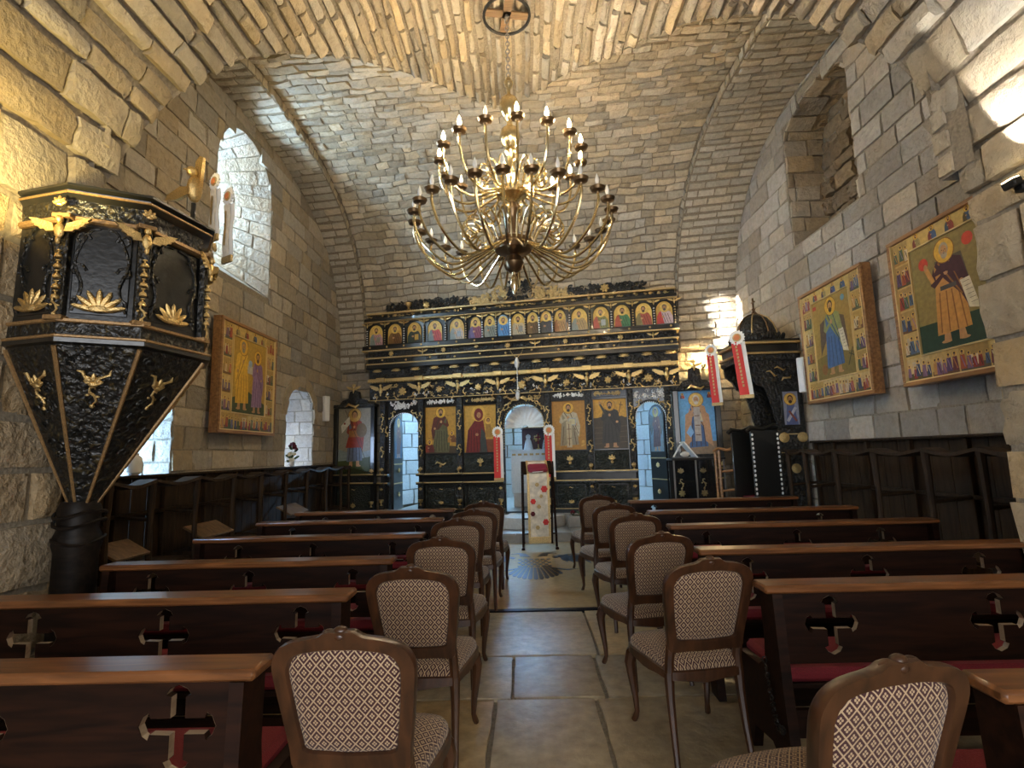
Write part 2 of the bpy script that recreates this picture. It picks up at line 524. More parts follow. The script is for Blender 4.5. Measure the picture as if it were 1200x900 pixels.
def y_end(x, z=0):
    """where the nave vault meets the cross vault"""
    for (x0, y0), (x1, y1) in zip(GROIN, GROIN[1:]):
        if x <= x1: return y0 + (y1 - y0) * max(0, (x - x0)) / (x1 - x0)
    return GROIN[-1][1]


def struct(name, mb, mat, label=None, fix=False):
    o = mb.build(name, mat, fix=fix)
    o['kind'] = 'structure'
    if label: o['label'] = label
    return o


def smooth_noise(x, y, z):
    from mathutils import noise
    return noise.noise(Vector((x, y, z)))


def lay(parent, cells, surf0, mat, proud=(.0, .03), bulge=.012, gap=.008, tint=(.75, 1.15), warm=(.2, .8), name='stone', limit=300, rough=.006, nu=4, nv=3, depth=.03, flat=False, warp=None):
    """cells: (u0,u1,v0,v1); each becomes a hewn block standing on surf(u,v)->(point, normal)"""
    def surf(u, v):
        if warp:
            a, f, g = warp
            return surf0(u + a * 1.2 * smooth_noise(u * f + 7, v * g, 3.1), v + a * (f / g) * smooth_noise(u * f, v * g + 5, 9.7))
        return surf0(u, v)
    items = []
    for (u0, u1, v0, v1) in cells:
        p, n = surf((u0 + u1) / 2, (v0 + v1) / 2)
        q = to_px(p)
        a = 0.0
        if q and -40 < q[0] < 1240 and -40 < q[1] < 940:
            view = (EYE - p).normalized()
            a = (u1 - u0) * (v1 - v0) * max(0.02, n.dot(view)) / (q[2] ** 2)
        items.append((a, (u0, u1, v0, v1)))
    items.sort(key=lambda t: -t[0])
    rest = MB()
    for i, (a, (u0, u1, v0, v1)) in enumerate(items):
        single = i < limit and a > 0
        mb = MB() if single else rest
        lite = a <= 0
        g = gap * RND.uniform(.7, 1.5)
        h = RND.uniform(*proud)
        tl = 0 if flat else min(.008, proud[1] * .35); tu, tv = RND.uniform(-tl, tl), RND.uniform(-tl, tl)
        mb.col = (RND.uniform(*tint), RND.uniform(*warm), 0)
        NU, NV = (2, 2) if lite else (nu, nv)
        rows = []
        sd = RND.uniform(0, 100)
        su, sv = u1 - u0, v1 - v0
        for j in range(NV):
            r = []
            for k in range(NU):
                fu, fv = k / (NU - 1), j / (NV - 1)
                eu = g + (RND.uniform(0, .1) * min(su, .3) * .35 if k in (0, NU - 1) and not flat else 0)
                ev = g + (RND.uniform(0, .1) * min(sv, .3) * .35 if j in (0, NV - 1) and not flat else 0)
                u = u0 + eu + (su - 2 * eu) * fu
                v = v0 + ev + (sv - 2 * ev) * fv
                p, n = surf(u, v)
                e = 1 - (abs(2 * fu - 1) ** 3) * .6 - (abs(2 * fv - 1) ** 3) * .6
                hh = h + bulge * max(e, -.3) + tu * (2 * fu - 1) + tv * (2 * fv - 1) + RND.uniform(-rough, rough)
                r.append((p + n * hh, p - n * depth))
            rows.append(r)
        b = [mb.add([q[0] for q in r]) for r in rows]
        for j in range(NV - 1):
            for k in range(NU - 1):
                mb.face((b[j] + k, b[j] + k + 1, b[j + 1] + k + 1, b[j + 1] + k))
        loop = [(0, k) for k in range(NU)] + [(j, NU - 1) for j in range(1, NV)] + [(NV - 1, k) for k in range(NU - 2, -1, -1)] + [(j, 0) for j in range(NV - 2, 0, -1)]
        base = mb.add([rows[j][k][1] for j, k in loop])
        m = len(loop)
        for q in range(m):
            j, k = loop[q]; j2, k2 = loop[(q + 1) % m]
            mb.face((b[j] + k, base + q, base + (q + 1) % m, b[j2] + k2))
        if single:
            mb.build(name, mat, parent, angle=50, fix=False)
    if rest.v:
        o = rest.build(name + 's_small', mat, parent, angle=50, fix=False)
        o['kind'] = 'stuff'


def courses(v0, v1, hts, u0, u1, lens, keep=None, bounds=None):
    out = []
    v = v0
    while v < v1 - .04:
        h = RND.uniform(*(hts(v) if callable(hts) else hts))
        if v1 - v - h < .07: h = v1 - v
        a, b = (bounds(v + h / 2) if bounds else (u0, u1))
        u = a - RND.uniform(0, .3) if not bounds else a
        while u < b - .03:
            l = RND.uniform(*(lens(v) if callable(lens) else lens))
            if b - u - l < .12: l = b - u
            c = (max(u, a), min(u + l, b), v, v + h)
            if c[1] - c[0] > .04:
                for cc in (keep(c) if keep else [c]):
                    out.append(cc)
            u += l
        v += h
    return out


def cut(openings, ceil=None):
    """clip wall cells by arched openings (u0,u1,z0,zspring,ztop) and a ceiling height function"""
    def f(c):
        res = [c]
        zm = (c[2] + c[3]) / 2
        for (a, b, z0, zs, zt) in openings:
            if zm < z0 or zm > zt: continue
            lo, hi = a, b
            if zm > zs:
                k = sqrt(max(0, 1 - ((zm - zs) / (zt - zs)) ** 2)); m = (a + b) / 2; lo, hi = m - (b - a) / 2 * k, m + (b - a) / 2 * k
            nr = []
            for (u0, u1, v0, v1) in res:
                if u1 <= lo or u0 >= hi: nr.append((u0, u1, v0, v1)); continue
                if lo - u0 > .05: nr.append((u0, lo, v0, v1))
                if u1 - hi > .05: nr.append((hi, u1, v0, v1))
            res = nr
        if ceil:
            res = [r for r in res if zm < ceil((r[0] + r[1]) / 2) + .05]
        return res
    return f


def arch_poly(a, b, z0, zs, zt, n=12):
    m, h = (a + b) / 2, (b - a) / 2
    return [(a, z0), (b, z0)] + [(m + h * cos(pi * k / n), zs + (zt - zs) * sin(pi * k / n)) for k in range(n + 1)]


def wall_sheet(mb, poly, holes, fn):
    loops = [poly] + holes
    flat = [p for L in loops for p in L]
    n = mb.add([fn(a, b) for a, b in flat])
    for t in tessellate_polygon([[Vector((a, b, 0)) for a, b in L] for L in loops]):
        mb.face([n + i for i in t])


def reveal(mb, op, fn0, fn1, n=12):
    """faces of an embrasure from the wall face (fn0) back to the outer opening (fn1)"""
    P = arch_poly(*op, n=n)
    m = len(P)
    a = mb.add([fn0(*p) for p in P]); b = mb.add([fn1(*p) for p in P])
    for i in range(m):
        mb.face((a + i, a + (i + 1) % m, b + (i + 1) % m, b + i))


# --- left wall
def soffit_z(side):
    x = RL if side < 0 else RR
    def f(y):
        t = (y - yc(x)) / ry(x)
        return ZC + (RC - .05) * max(0, 1 - abs(t) ** EXP) ** (1 / EXP) if abs(t) < 1 else ZC
    return f


def build_side(side):
    X = XL if side < 0 else XR
    nx = 1 if side < 0 else -1
    yend = yb(X) + .1
    surf = lambda u, v: (Vector((X, u, v)), Vector((nx, 0, 0)))
    if side < 0:
        ops = [(6.45, 7.97, 4.05, 5.6, 6.35), (4.85, 5.87, 0.1, 2.1, 2.6), (8.7, 9.85, 1.0, 2.25, 2.79)]
    else:
        ops = [(5.95, 7.5, 4.42, 6.1, 6.45)]
    cz = soffit_z(side)
    o_name = 'wall_left' if side < 0 else 'wall_right'
    mb = MB()
    back = .004
    wall_sheet(mb, [(Y1 - .2, -.3), (yend, -.3), (yend, 7.2), (Y1 - .2, 7.2)], [arch_poly(*o) for o in ops], lambda a, b: (X - nx * back, a, b))
    # shallow embrasures with their own outer openings
    REV = []
    for i, o in enumerate(ops):
        if side < 0 and i == 0:
            d = .95; f1 = lambda a, b, d=d: (X - nx * d, 6.88 + (a - 7.21) * .36, 5.3 + (b - 5.2) * .48)
        elif side > 0:
            d = .6; f1 = lambda a, b, d=d: (X - nx * d, a, b)
        elif i == 1:
            d = 1.05; f1 = lambda a, b, d=d: (X - nx * d, a, b)
        else:
            d = .7; f1 = lambda a, b, d=d: (X - nx * d, a, b)
        REV.append((d, f1))
        reveal(mb, o, lambda a, b: (X - nx * back, a, b), f1)
        if side > 0 or i > 0:       # closed niches; the left doorway's back is added to block the sun
            P = arch_poly(*o); n = mb.add([f1(*p) for p in P]); mb.face([n + k for k in range(len(P))])
    w = struct(o_name, mb, M_MORTAR, 'coursed ashlar wall of sandy grey limestone with arched openings')
    cells = courses(.05, 6.75, (.22, .31), Y1, yend, (.32, .68), keep=cut(ops, cz))
    lay(w, cells, surf, M_WALL, proud=(.0, .018), bulge=.008, gap=.006, tint=(.68, 1.18), warm=(.0, .75) if side < 0 else (-.2, .5), nu=4, nv=3)
    # blocks lining the embrasures
    for i, o in enumerate(ops):
        a, b, z0, zs, zt = o
        dep, f1 = REV[i]
        m_, h_ = (a + b) / 2, (b - a) / 2
        la = pi * (h_ + zt - zs) / 2
        tot = 2 * (zs - z0) + la
        def path(t):
            if t < zs - z0: return b, z0 + t
            if t < zs - z0 + la:
                q = pi * (t - (zs - z0)) / la; return m_ + h_ * cos(q), zs + (zt - zs) * sin(q)
            return a, zs - (t - (zs - z0) - la)
        def sf(u, v, path=path, f1=f1, dep=dep, o=o):
            def at(u_, v_):
                P = path(max(0, min(tot, u_))); p0 = Vector((X, P[0], P[1])); p1 = Vector(f1(*P)); return p0 + (p1 - p0) * (v_ / dep)
            p = at(u, v)
            n = (at(u + .01, v) - at(u - .01, v)).cross(at(u, v + .01) - at(u, v - .01))
            if n.length < 1e-9: n = Vector((nx, 0, 0))
            n.normalize()
            c = Vector((p.x, (o[0] + o[1]) / 2, (o[2] + o[4]) / 2))
            if n.dot(c - p) < 0: n = -n
            return p, n
        cj = courses(.0, tot, (.2, .28), 0, dep, (.22, .5))
        cj = [(c[2], c[3], c[0], c[1]) for c in cj]
        lay(w, cj, sf, M_WALL, proud=(.002, .014 if side < 0 else .05), bulge=.008, gap=.005, tint=(.85, 1.15), warm=(.0, .4) if side < 0 else (.2, .8), limit=40, depth=.01)
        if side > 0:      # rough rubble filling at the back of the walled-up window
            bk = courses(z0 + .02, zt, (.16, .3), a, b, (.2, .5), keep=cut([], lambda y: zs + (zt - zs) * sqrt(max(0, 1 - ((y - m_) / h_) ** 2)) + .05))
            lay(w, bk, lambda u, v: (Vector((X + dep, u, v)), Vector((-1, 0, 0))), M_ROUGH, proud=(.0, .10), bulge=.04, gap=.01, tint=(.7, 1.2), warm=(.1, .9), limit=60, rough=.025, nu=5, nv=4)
        if side < 0 and i == 2:
            nv = 7
            cv = [(pi * k / nv, pi * (k + 1) / nv, 0.0, .2) for k in range(nv)]
            def vs(u, v): return Vector((X, m_ + (h_ + v) * cos(u), zs + (zt - zs + v) * sin(u))), Vector((nx, 0, 0))
            lay(w, cv, vs, M_WALL, proud=(.022, .026), bulge=.004, gap=.004, tint=(.95, 1.1), warm=(.6, .9), name='arch_stone', limit=30, depth=.0)
    return w


build_side(-1)
build_side(1)

# iron window in the high left opening
for k, (x, y0, y1, z0, z1) in enumerate(((-4.93, 6.62, 7.14, 4.75, 5.85),)):
    fr = MB()
    for yy in (y0, (y0 + y1) / 2, y1): fr.box(x - .025, x + .025, yy - .025, yy + .025, z0, z1)
    for zz in (z0, (z0 + z1) / 2, z1): fr.box(x - .02, x + .02, y0, y1, zz - .02, zz + .02)
    fo = struct('window_%d' % (k + 1), fr, M_IRON, 'iron framed window deep in the stone embrasure', fix=True)

# --- screen wall behind the iconostasis with the sanctuary opening
SA = math.atan(TAN)
def scr(u, z, d=0.0):
    """u along the skewed wall, d forward of it"""
    return Vector((u * cos(SA) - d * sin(SA), 10.45 - u * sin(SA) - d * cos(SA), z))
mb = MB()
u0, u1 = XL / cos(SA) - .1, XR / cos(SA) + .1
wall_sheet(mb, [(u0, -.3), (u1, -.3), (u1, 4.2), (u0, 4.2)], [[(-2.95, .05), (2.9, .05), (2.9, 3.0), (-2.95, 3.0)]], lambda a, b: scr(a, b, -.17))
n = [scr(a, b, -.17) for a, b in ((-2.95, .05), (2.9, .05), (2.9, 3.0), (-2.95, 3.0))]
n2 = [scr(a, b, -.8) for a, b in ((-2.95, .05), (2.9, .05), (2.9, 3.0), (-2.95, 3.0))]
mb.grid([n, n2], True)
wb = struct('wall_back', mb, M_MORTAR, 'coursed stone wall rising beside and behind the icon screen')
def keepb(c):
    if c[3] > 3.0 or c[1] < -2.95 or c[0] > 2.9: return [c]
    r = []
    if c[0] < -2.95: r.append((c[0], -2.95, c[2], c[3]))
    if c[1] > 2.9: r.append((2.9, c[1], c[2], c[3]))
    return r
cells = courses(.15, ZC, (.17, .24), u0, u1, (.3, .55), keep=keepb)
fn = scr(0, 0, 1) - scr(0, 0, 0)
lay(wb, cells, lambda u, v: (scr(u, v, -.15), fn), M_WALL, proud=(0, .02), tint=(.8, 1.12), warm=(.2, .8))

# --- sanctuary behind the screen: pale stone apse
mb = MB()
R0 = [scr(-2.95, 0, -.6), scr(2.9, 0, -.6)]
def apse(a, z):
    return Vector((-.1 + 3.1 * cos(a), 11.2 - .19 * 3.1 * cos(a) + 2.9 * sin(a), z))
mort = lambda k, z: apse(-.12 + (pi + .24) * k / 24, z) + Vector((cos(pi * k / 24), sin(pi * k / 24), 0)) * .05
rows = [[mort(k, z) for k in range(25)] for z in (.1, 3.9)]
mb.grid(rows)
mb.face([mb.add([mort(k, 3.9)]) for k in range(25)])
mb.face([mb.add([mort(k, .1)]) for k in range(25)])
wa = struct('wall_apse', mb, M_MORTAR, 'pale stone apse wall seen through the open screen doors')
cells = courses(.33, 3.8, (.3, .4), 0.03, pi - .03, lambda v: (.14, .24))
lay(wa, cells, lambda u, v: (apse(u, v), Vector((-cos(u), -sin(u), 0))), M_APSE, proud=(0, .012), bulge=.006, gap=.004, tint=(.9, 1.1), warm=(.0, .4), limit=60)

# --- cross vault (axis left-right), behind and above the nave vault
def vsurf(dz=0.0):
    def f(u, v):      # u = x, v = angle from the far springing
        x = u
        c, s = prof(v)
        p = Vector((x, yc(x) + ry(x) * c, ZC + RC * s))
        n = Vector((0, -(abs(c) ** (EXP - 1)) * (1 if c > 0 else -1) / ry(x), -(s ** (EXP - 1)) / RC)).normalized()
        return p + n * dz, n
    return f


def in_nave(p, m=0.0):
    return p.y < y_end(p.x) - m and PL < p.x < PR


mb = MB()
NX, NV = 90, 72
for part_, (xa, xb, dz, nx) in enumerate(((RL, RR, 0.0, 88), (XL - .05, RL, .13, 4), (RR, XR + .05, .13, 6))):
    sf = vsurf(dz)
    P = [[None] * (nx + 1) for _ in range(NV + 1)]
    for j in range(NV + 1):
        for i in range(nx + 1):
            p, n = sf(xa + (xb - xa) * i / nx, pi * j / NV)
            P[j][i] = p - n * .009
    ids = [mb.add(r) for r in P]
    for j in range(NV):
        for i in range(nx):
            q = [P[j][i], P[j][i + 1], P[j + 1][i + 1], P[j + 1][i]]
            if part_ == 0 and all(in_nave(p, .06) for p in q): continue
            mb.face((ids[j] + i, ids[j] + i + 1, ids[j + 1] + i + 1, ids[j + 1] + i))
    xs = {1: RL, 2: RR}.get(part_)
    if xs is not None:                     # the step between vault and wall arch
        r0 = [vsurf(-.15)(xs, pi * j / NV)[0] for j in range(NV + 1)]; r1 = [vsurf(.125)(xs, pi * j / NV)[0] for j in range(NV + 1)]
        mb.grid([r0, r1])
vault = struct('ceiling', mb, M_VMORTAR, 'rubble stone cross vault over the front bay')
ARC = 3.53
def vkeep(c):
    p, n = vsurf()((c[0] + c[1]) / 2, (c[2] + c[3]) / 2)
    return [] if in_nave(p, .05) else [c]
cells = courses(.01, pi - .01, lambda v: (.026, .05), RL + .02, RR - .02, (.14, .42), keep=vkeep)
lay(vault, cells, vsurf(), M_VAULT, proud=(.0, .032), bulge=.014, gap=.0035, tint=(.68, 1.2), warm=(.05, .75), limit=300, rough=.006, warp=(.05, 3.0, 12.0))
for (xa, xb) in ((XL, RL), (RR, XR)):
    cells = courses(.01, pi * .82, lambda v: (.036, .052), xa + .01, xb - .01, (.2, .45))
    lay(vault, cells, vsurf(.13), M_VAULT, proud=(0, .022), bulge=.01, gap=.006, tint=(.82, 1.12), warm=(-.2, .45), limit=0)
# ring stones on the edge of the wall arches
for xs, sg in ((RL, 1), (RR, -1)):
    nv = 64
    def rs(u, v, xs=xs, sg=sg):
        p, n = vsurf(0)(xs, u)
        return p + n * v, Vector((sg, 0, 0))
    lay(vault, [(pi * k / nv, pi * (k + 1) / nv, .0, .13) for k in range(nv)], rs, M_VAULT, proud=(.0, .02), bulge=.003, gap=.004, tint=(.7, .95), warm=(.3, .8), name='arch_stone', limit=40, depth=.0)

# --- nave vault (axis front-back) with its courses running away from us
def nsurf(u, v):          # u = y, v = angle over the vault, 0 = right springing
    p = Vector((XC + XA * cos(v), u, ZS + RISE * sin(v)))
    n = Vector((-cos(v) / XA, 0, -sin(v) / RISE)).normalized()
    return p, n
YB0 = -3.9
mb = MB()
NP = 80
for j in range(NP):
    for_a, for_b = pi * j / NP, pi * (j + 1) / NP
    rows = []
    for a in (for_a, for_b):
        p, n = nsurf(0, a)
        ye = y_end(p.x, p.z)
        rows.append([Vector((p.x, YB0 + (ye - YB0) * k / 12, p.z)) - n * .012 for k in range(13)])
    mb.grid(rows)
rows = [[], []]
for k in range(81):
    x = PL + .02 + (PR - PL - .04) * k / 80
    ye = y_end(x)
    tt = min(1, abs((ye - yc(x)) / ry(x)))
    rows[0].append((x, ye, z_nave(x) - .01)); rows[1].append((x, ye + .02, max(z_nave(x), ZC + RC * (1 - tt ** EXP) ** (1 / EXP)) + .06))
mb.grid(rows)
nave = struct('ceiling_nave', mb, M_VMORTAR, 'barrel vault of long rough stones above the pews')
def nb(v):
    p, n = nsurf(0, v)
    return (-1.2, y_end(p.x, p.z) + .01 + RND.uniform(-.03, .02))
def nh(v):
    s = sin(v)
    return (.030, .046) if s > .6 else (.042, .062) if s > .3 else (.075, .1)
cells = courses(.0, pi, nh, 0, 0, lambda v: (.22, .5) if sin(v) > .6 else (.35, .8), bounds=nb)
lay(nave, cells, nsurf, M_NAVE, proud=(.0, .055), bulge=.024, gap=.006, tint=(.62, 1.2), warm=(.1, .9), limit=300, rough=.014, nu=6, nv=4, warp=(.016, 2.5, 9.0))

# --- piers
for side, X in ((-1, PL), (1, PR)):
    nx = -side
    mb = MB()
    mb.box(X, X + side * 1.4, YB0, Y1 - .02, -.3, ZS + .02)
    mb.box(X + side * .12, X + side * 1.4, YB0, Y1 - .02, ZS, ZC + .6)
    w = struct('wall_pier_left' if side < 0 else 'wall_pier_right', mb, M_MORTAR, 'massive pier of large rough-faced sandstone blocks', fix=True)
    surf = lambda u, v, X=X, nx=nx: (Vector((X, u, v)), Vector((nx, 0, 0)))
    lay(w, courses(.02, ZS, (.3, .42), -1.0, Y1 + .02, (.5, .95)), surf, M_PIER, proud=(.0, .035), bulge=.025, gap=.014, tint=(.8, 1.15), warm=(.2, .9), rough=.016, nu=6, nv=5, limit=60)
    sf2 = lambda u, v, X=X: (Vector((u, Y1, v)), Vector((0, 1, 0)))
    a, b = sorted((X, X + side * .9))
    lay(w, courses(.02, ZS, (.3, .42), a, b, (.4, .8)), sf2, M_PIER, proud=(0, .02), limit=0)

# unseen west wall behind us, with an opening added for the fill light
mb = MB()
wall_sheet(mb, [(-4.5, -.3), (4.5, -.3), (4.5, 7.2), (-4.5, 7.2)], [[(-2.2, 0.02), (2.6, 0.02), (2.6, 4.2), (-2.2, 4.2)]], lambda a, b: (a, YB0, b))
struct('wall_west', mb, M_MORTAR, 'plastered west wall with a wide opening added for the fill light')

# ------------------------------------------------------------------ floor
mb = MB()
mb.box(-5.6, 5.2, -4.2, 14.6, -.3, -.035)
floor = struct('floor', mb, M_MORTAR, 'worn stone floor of large flagstones and polished slabs', fix=True)
fs = lambda z: (lambda u, v: (Vector((u, v, z)), Vector((0, 0, 1))))
cells = []
rows = [(-1.0, -.2), (-.2, .55), (.55, 1.3), (1.3, 2.05), (2.05, 2.68), (2.68, 3.46), (3.46, 4.14), (4.14, 5.24)]
seams = {7: [-.72, .52, 1.6], 6: [-1.1, -.12, .47, 1.5], 5: [-.95, -.22, .40, 1.3], 4: [-.6, .33, 1.2]}
for i, (a, b) in enumerate(rows):
    xs = [-3.05] + seams.get(i, [-1.4, -.5, .4, 1.35])
    xs = [-3.05, -2.1] + xs[1:] + [2.4, 3.05]
    for k in range(len(xs) - 1): cells.append((xs[k], xs[k + 1], a, b))
for a, b in ((3.46, 5.24),):
    for x0, x1 in ((-3.98, -3.05), (3.05, 4.08)): cells.append((x0, x1, a, b))
lay(floor, cells, fs(-.012), M_FLAG, proud=(0, .004), bulge=.006, gap=.007, tint=(.7, 1.2), warm=(.1, .9), name='flagstone', rough=.0015, nu=6, nv=6)
cells = [(x0, x1, y0, y1) for (x0, x1) in ((-3.98, -2.6), (-2.6, -1.15), (-1.15, 1.35), (1.35, 2.7), (2.7, 4.08)) for (y0, y1) in ((5.32, 7.2), (7.2, 9.1))]
cells = [c for c in cells if not (c[0] == -1.15)] + [(-1.15, 1.35, 5.32, 9.1)]
lay(floor, cells, fs(-.008), M_POLISH, proud=(.007, .008), bulge=0, gap=.002, tint=(.95, 1.05), warm=(.3, .6), name='polished_slab', rough=0, nu=3, nv=3, flat=True)
mb = MB(); mb.box(-3.98, 4.08, 5.245, 5.315, -.03, -.0005)
mb.build('border_strip', M_INLAY, floor)
# raised step before the screen
mb = MB(); mb.box(-3.98, 4.08, 9.12, 11.3, -.03, .12)
plat = struct('floor_platform', mb, M_GREYST, 'low grey stone step running in front of the icon screen', fix=True)
cells = [(x, min(x + .95, 4.08), y0, y1) for y0, y1 in ((9.1, 9.62), (9.62, 10.2), (10.2, 11.2)) for x in [-3.98 + .95 * k for k in range(9)]]
lay(plat, cells, fs(.14), M_GREYST, proud=(.006, .01), bulge=.0, gap=.004, tint=(.8, 1.15), warm=(.2, .7), name='paving_slab', rough=.0, flat=True)

# ------------------------------------------------------------------ pews
def cross_poly(cx, cz, s):
    a, w, f = s, s * .19, s * .33
    arm = [(w, w), (a * .72, w), (a * .76, f), (a * .9, w * 1.25), (a, 0)]
    q = []
    for k in range(4):
        for (x, z) in [(p[0], p[1]) for p in arm] + [(p[0], -p[1]) for p in arm[-2::-1]]:
            pass
    pts = []
    side = [(w, -w), (a * .70, -w), (a * .75, -f), (a * .9, -w * 1.2), (a, 0), (a * .9, w * 1.2), (a * .75, f), (a * .70, w)]
    for k in range(4):
        c, s_ = cos(pi / 2 * k), sin(pi / 2 * k)
        for x, z in side:
            ky = 1.12 if (k == 3) else 1.0
            pts.append((cx + x * c - z * s_, cz + (x * s_ + z * c) * ky))
    return pts


def make_pew(x0, x1, y, crosses, label, group, pads=()):
    """back at local y = 0, seat towards +y; x0 is the aisle end or wall end in world x"""
    t = thing('pew', label, 'pew', (0, y, 0), 0, group)
    a, b = min(x0, x1), max(x0, x1)
    m = MB()
    m.box(a - .03, b + .03, -.075, .07, .825, .862, .010)
    m.build('top_rail', M_RAIL, t)
    m = MB()
    m.prism([(a + .02, .50), (b - .02, .50), (b - .02, .826), (a + .02, .826)], -.014, .014, 'y', [cross_poly(c, .675, .125) for c in crosses])
    m.build('back_panel', M_MAHOG, t, angle=30)
    for c in crosses:
        P = [(c + (x - c) * .985, .675 + (z - .675) * .985) for x, z in cross_poly(c, .675, .125)]
        m = MB(); m.grid([[(x, -.0135, z) for x, z in P], [(x, .0135, z) for x, z in P]], True); m.build('cross_lining', M_CUT, t, angle=30)
    prof = [(-.075, .826), (.062, .826), (.05, .60), (.06, .50), (.14, .445), (.38, .435), (.40, .40), (.385, .30), (.36, .12), (.40, .0), (.28, 0), (.24, .12), (.05, .14), (.0, .1), (-.02, 0), (-.15, 0), (-.135, .12), (-.10, .45)]
    for xa in (a, b - .045):
        m = MB(); m.prism(prof, xa, xa + .045, 'x'); m.build('end_panel', M_MAHOG, t, angle=30)
    m = MB(); m.box(a + .045, b - .045, .0, .40, .385, .41, .004); m.build('seat_board', M_MAHOG, t)
    m = MB(); m.box(a + .05, b - .05, -.01, .42, .412, .475, .022); m.build('seat_cushion', M_VELVET, t)
    m = MB(); m.box(a + .045, b - .045, .33, .35, .16, .385); m.build('apron_board', M_MAHOG, t)
    m = MB(); m.box(a + .045, b - .045, -.012, .012, .18, .30); m.build('stretcher', M_MAHOG, t)
    for px in pads:
        m = MB(); m.box(px - .15, px + .15, -.055, -.016, .585, .64, .012); m.build('padded_rest', M_VELVET, t)
    return t


ORD = ['first', 'second', 'third', 'fourth', 'fifth', 'sixth']
LP = [1.76, 2.62, 3.45, 4.47, 5.50, 6.40]
RP = [1.53, 2.60, 3.50, 4.60, 5.66, 6.85]
for i, y in enumerate(LP):
    n = len(LP) - 1 - i
    lab = 'dark wooden pew with cross cut-outs, %s from the icon screen on the pulpit side' % ORD[n]
    cr = [-1.12, -1.79, -2.42] if i != 1 else [-1.10, -1.76, -2.41]
    make_pew(-.88, -2.75 if i != 2 else -2.70, y, cr, lab, 'pews with cross cut-outs', [-1.85, -1.05] if i == 3 else ())
for i, y in enumerate(RP):
    n = len(RP) - 1 - i
    lab = 'dark wooden pew with cross cut-outs, %s from the icon screen on the throne side' % ORD[n]
    x0 = (1.24, 1.12, 1.12, 1.24, 1.32, 1.35)[i]
    pw = make_pew(x0, 3.42, y, [x0 + .29, x0 + 1.05, x0 + 1.75], lab, 'pews with cross cut-outs', [x0 + .1, x0 + 1.0] if i == 3 else ())
    if i == 1:      # iron chain slung on the aisle end
        m = MB()
        for k in range(17):
            f = k / 16; q = (x0 - .012, .04 - .13 * f, .50 - .26 * sin(pi * f * .62)); a = (k % 2) * pi / 2
            m.M = T(*q) @ RX(f * 2.2) @ RZ(a); m.tube([(.010 * cos(u), 0, .016 * sin(u)) for u in [2 * pi * w / 6 for w in range(6)]], .004, 4, closed=True)
        m.M = Matrix(); o = m.build('chain', M_IRON, pw); o['kind'] = 'stuff'

# ------------------------------------------------------------------ upholstered chairs
def sm(pts, n=3):
    """closed smooth outline (Catmull-Rom)"""
    out = []
    m = len(pts)
    for i in range(m):
        p0, p1, p2, p3 = [Vector(pts[(i + k) % m]) for k in (-1, 0, 1, 2)]
        for k in range(n):
            t = k / n
            q = .5 * ((2 * p1) + (p2 - p0) * t + (2 * p0 - 5 * p1 + 4 * p2 - p3) * t * t + (-p0 + 3 * p1 - 3 * p2 + p3) * t ** 3)
            out.append((q.x, q.y))
    return out


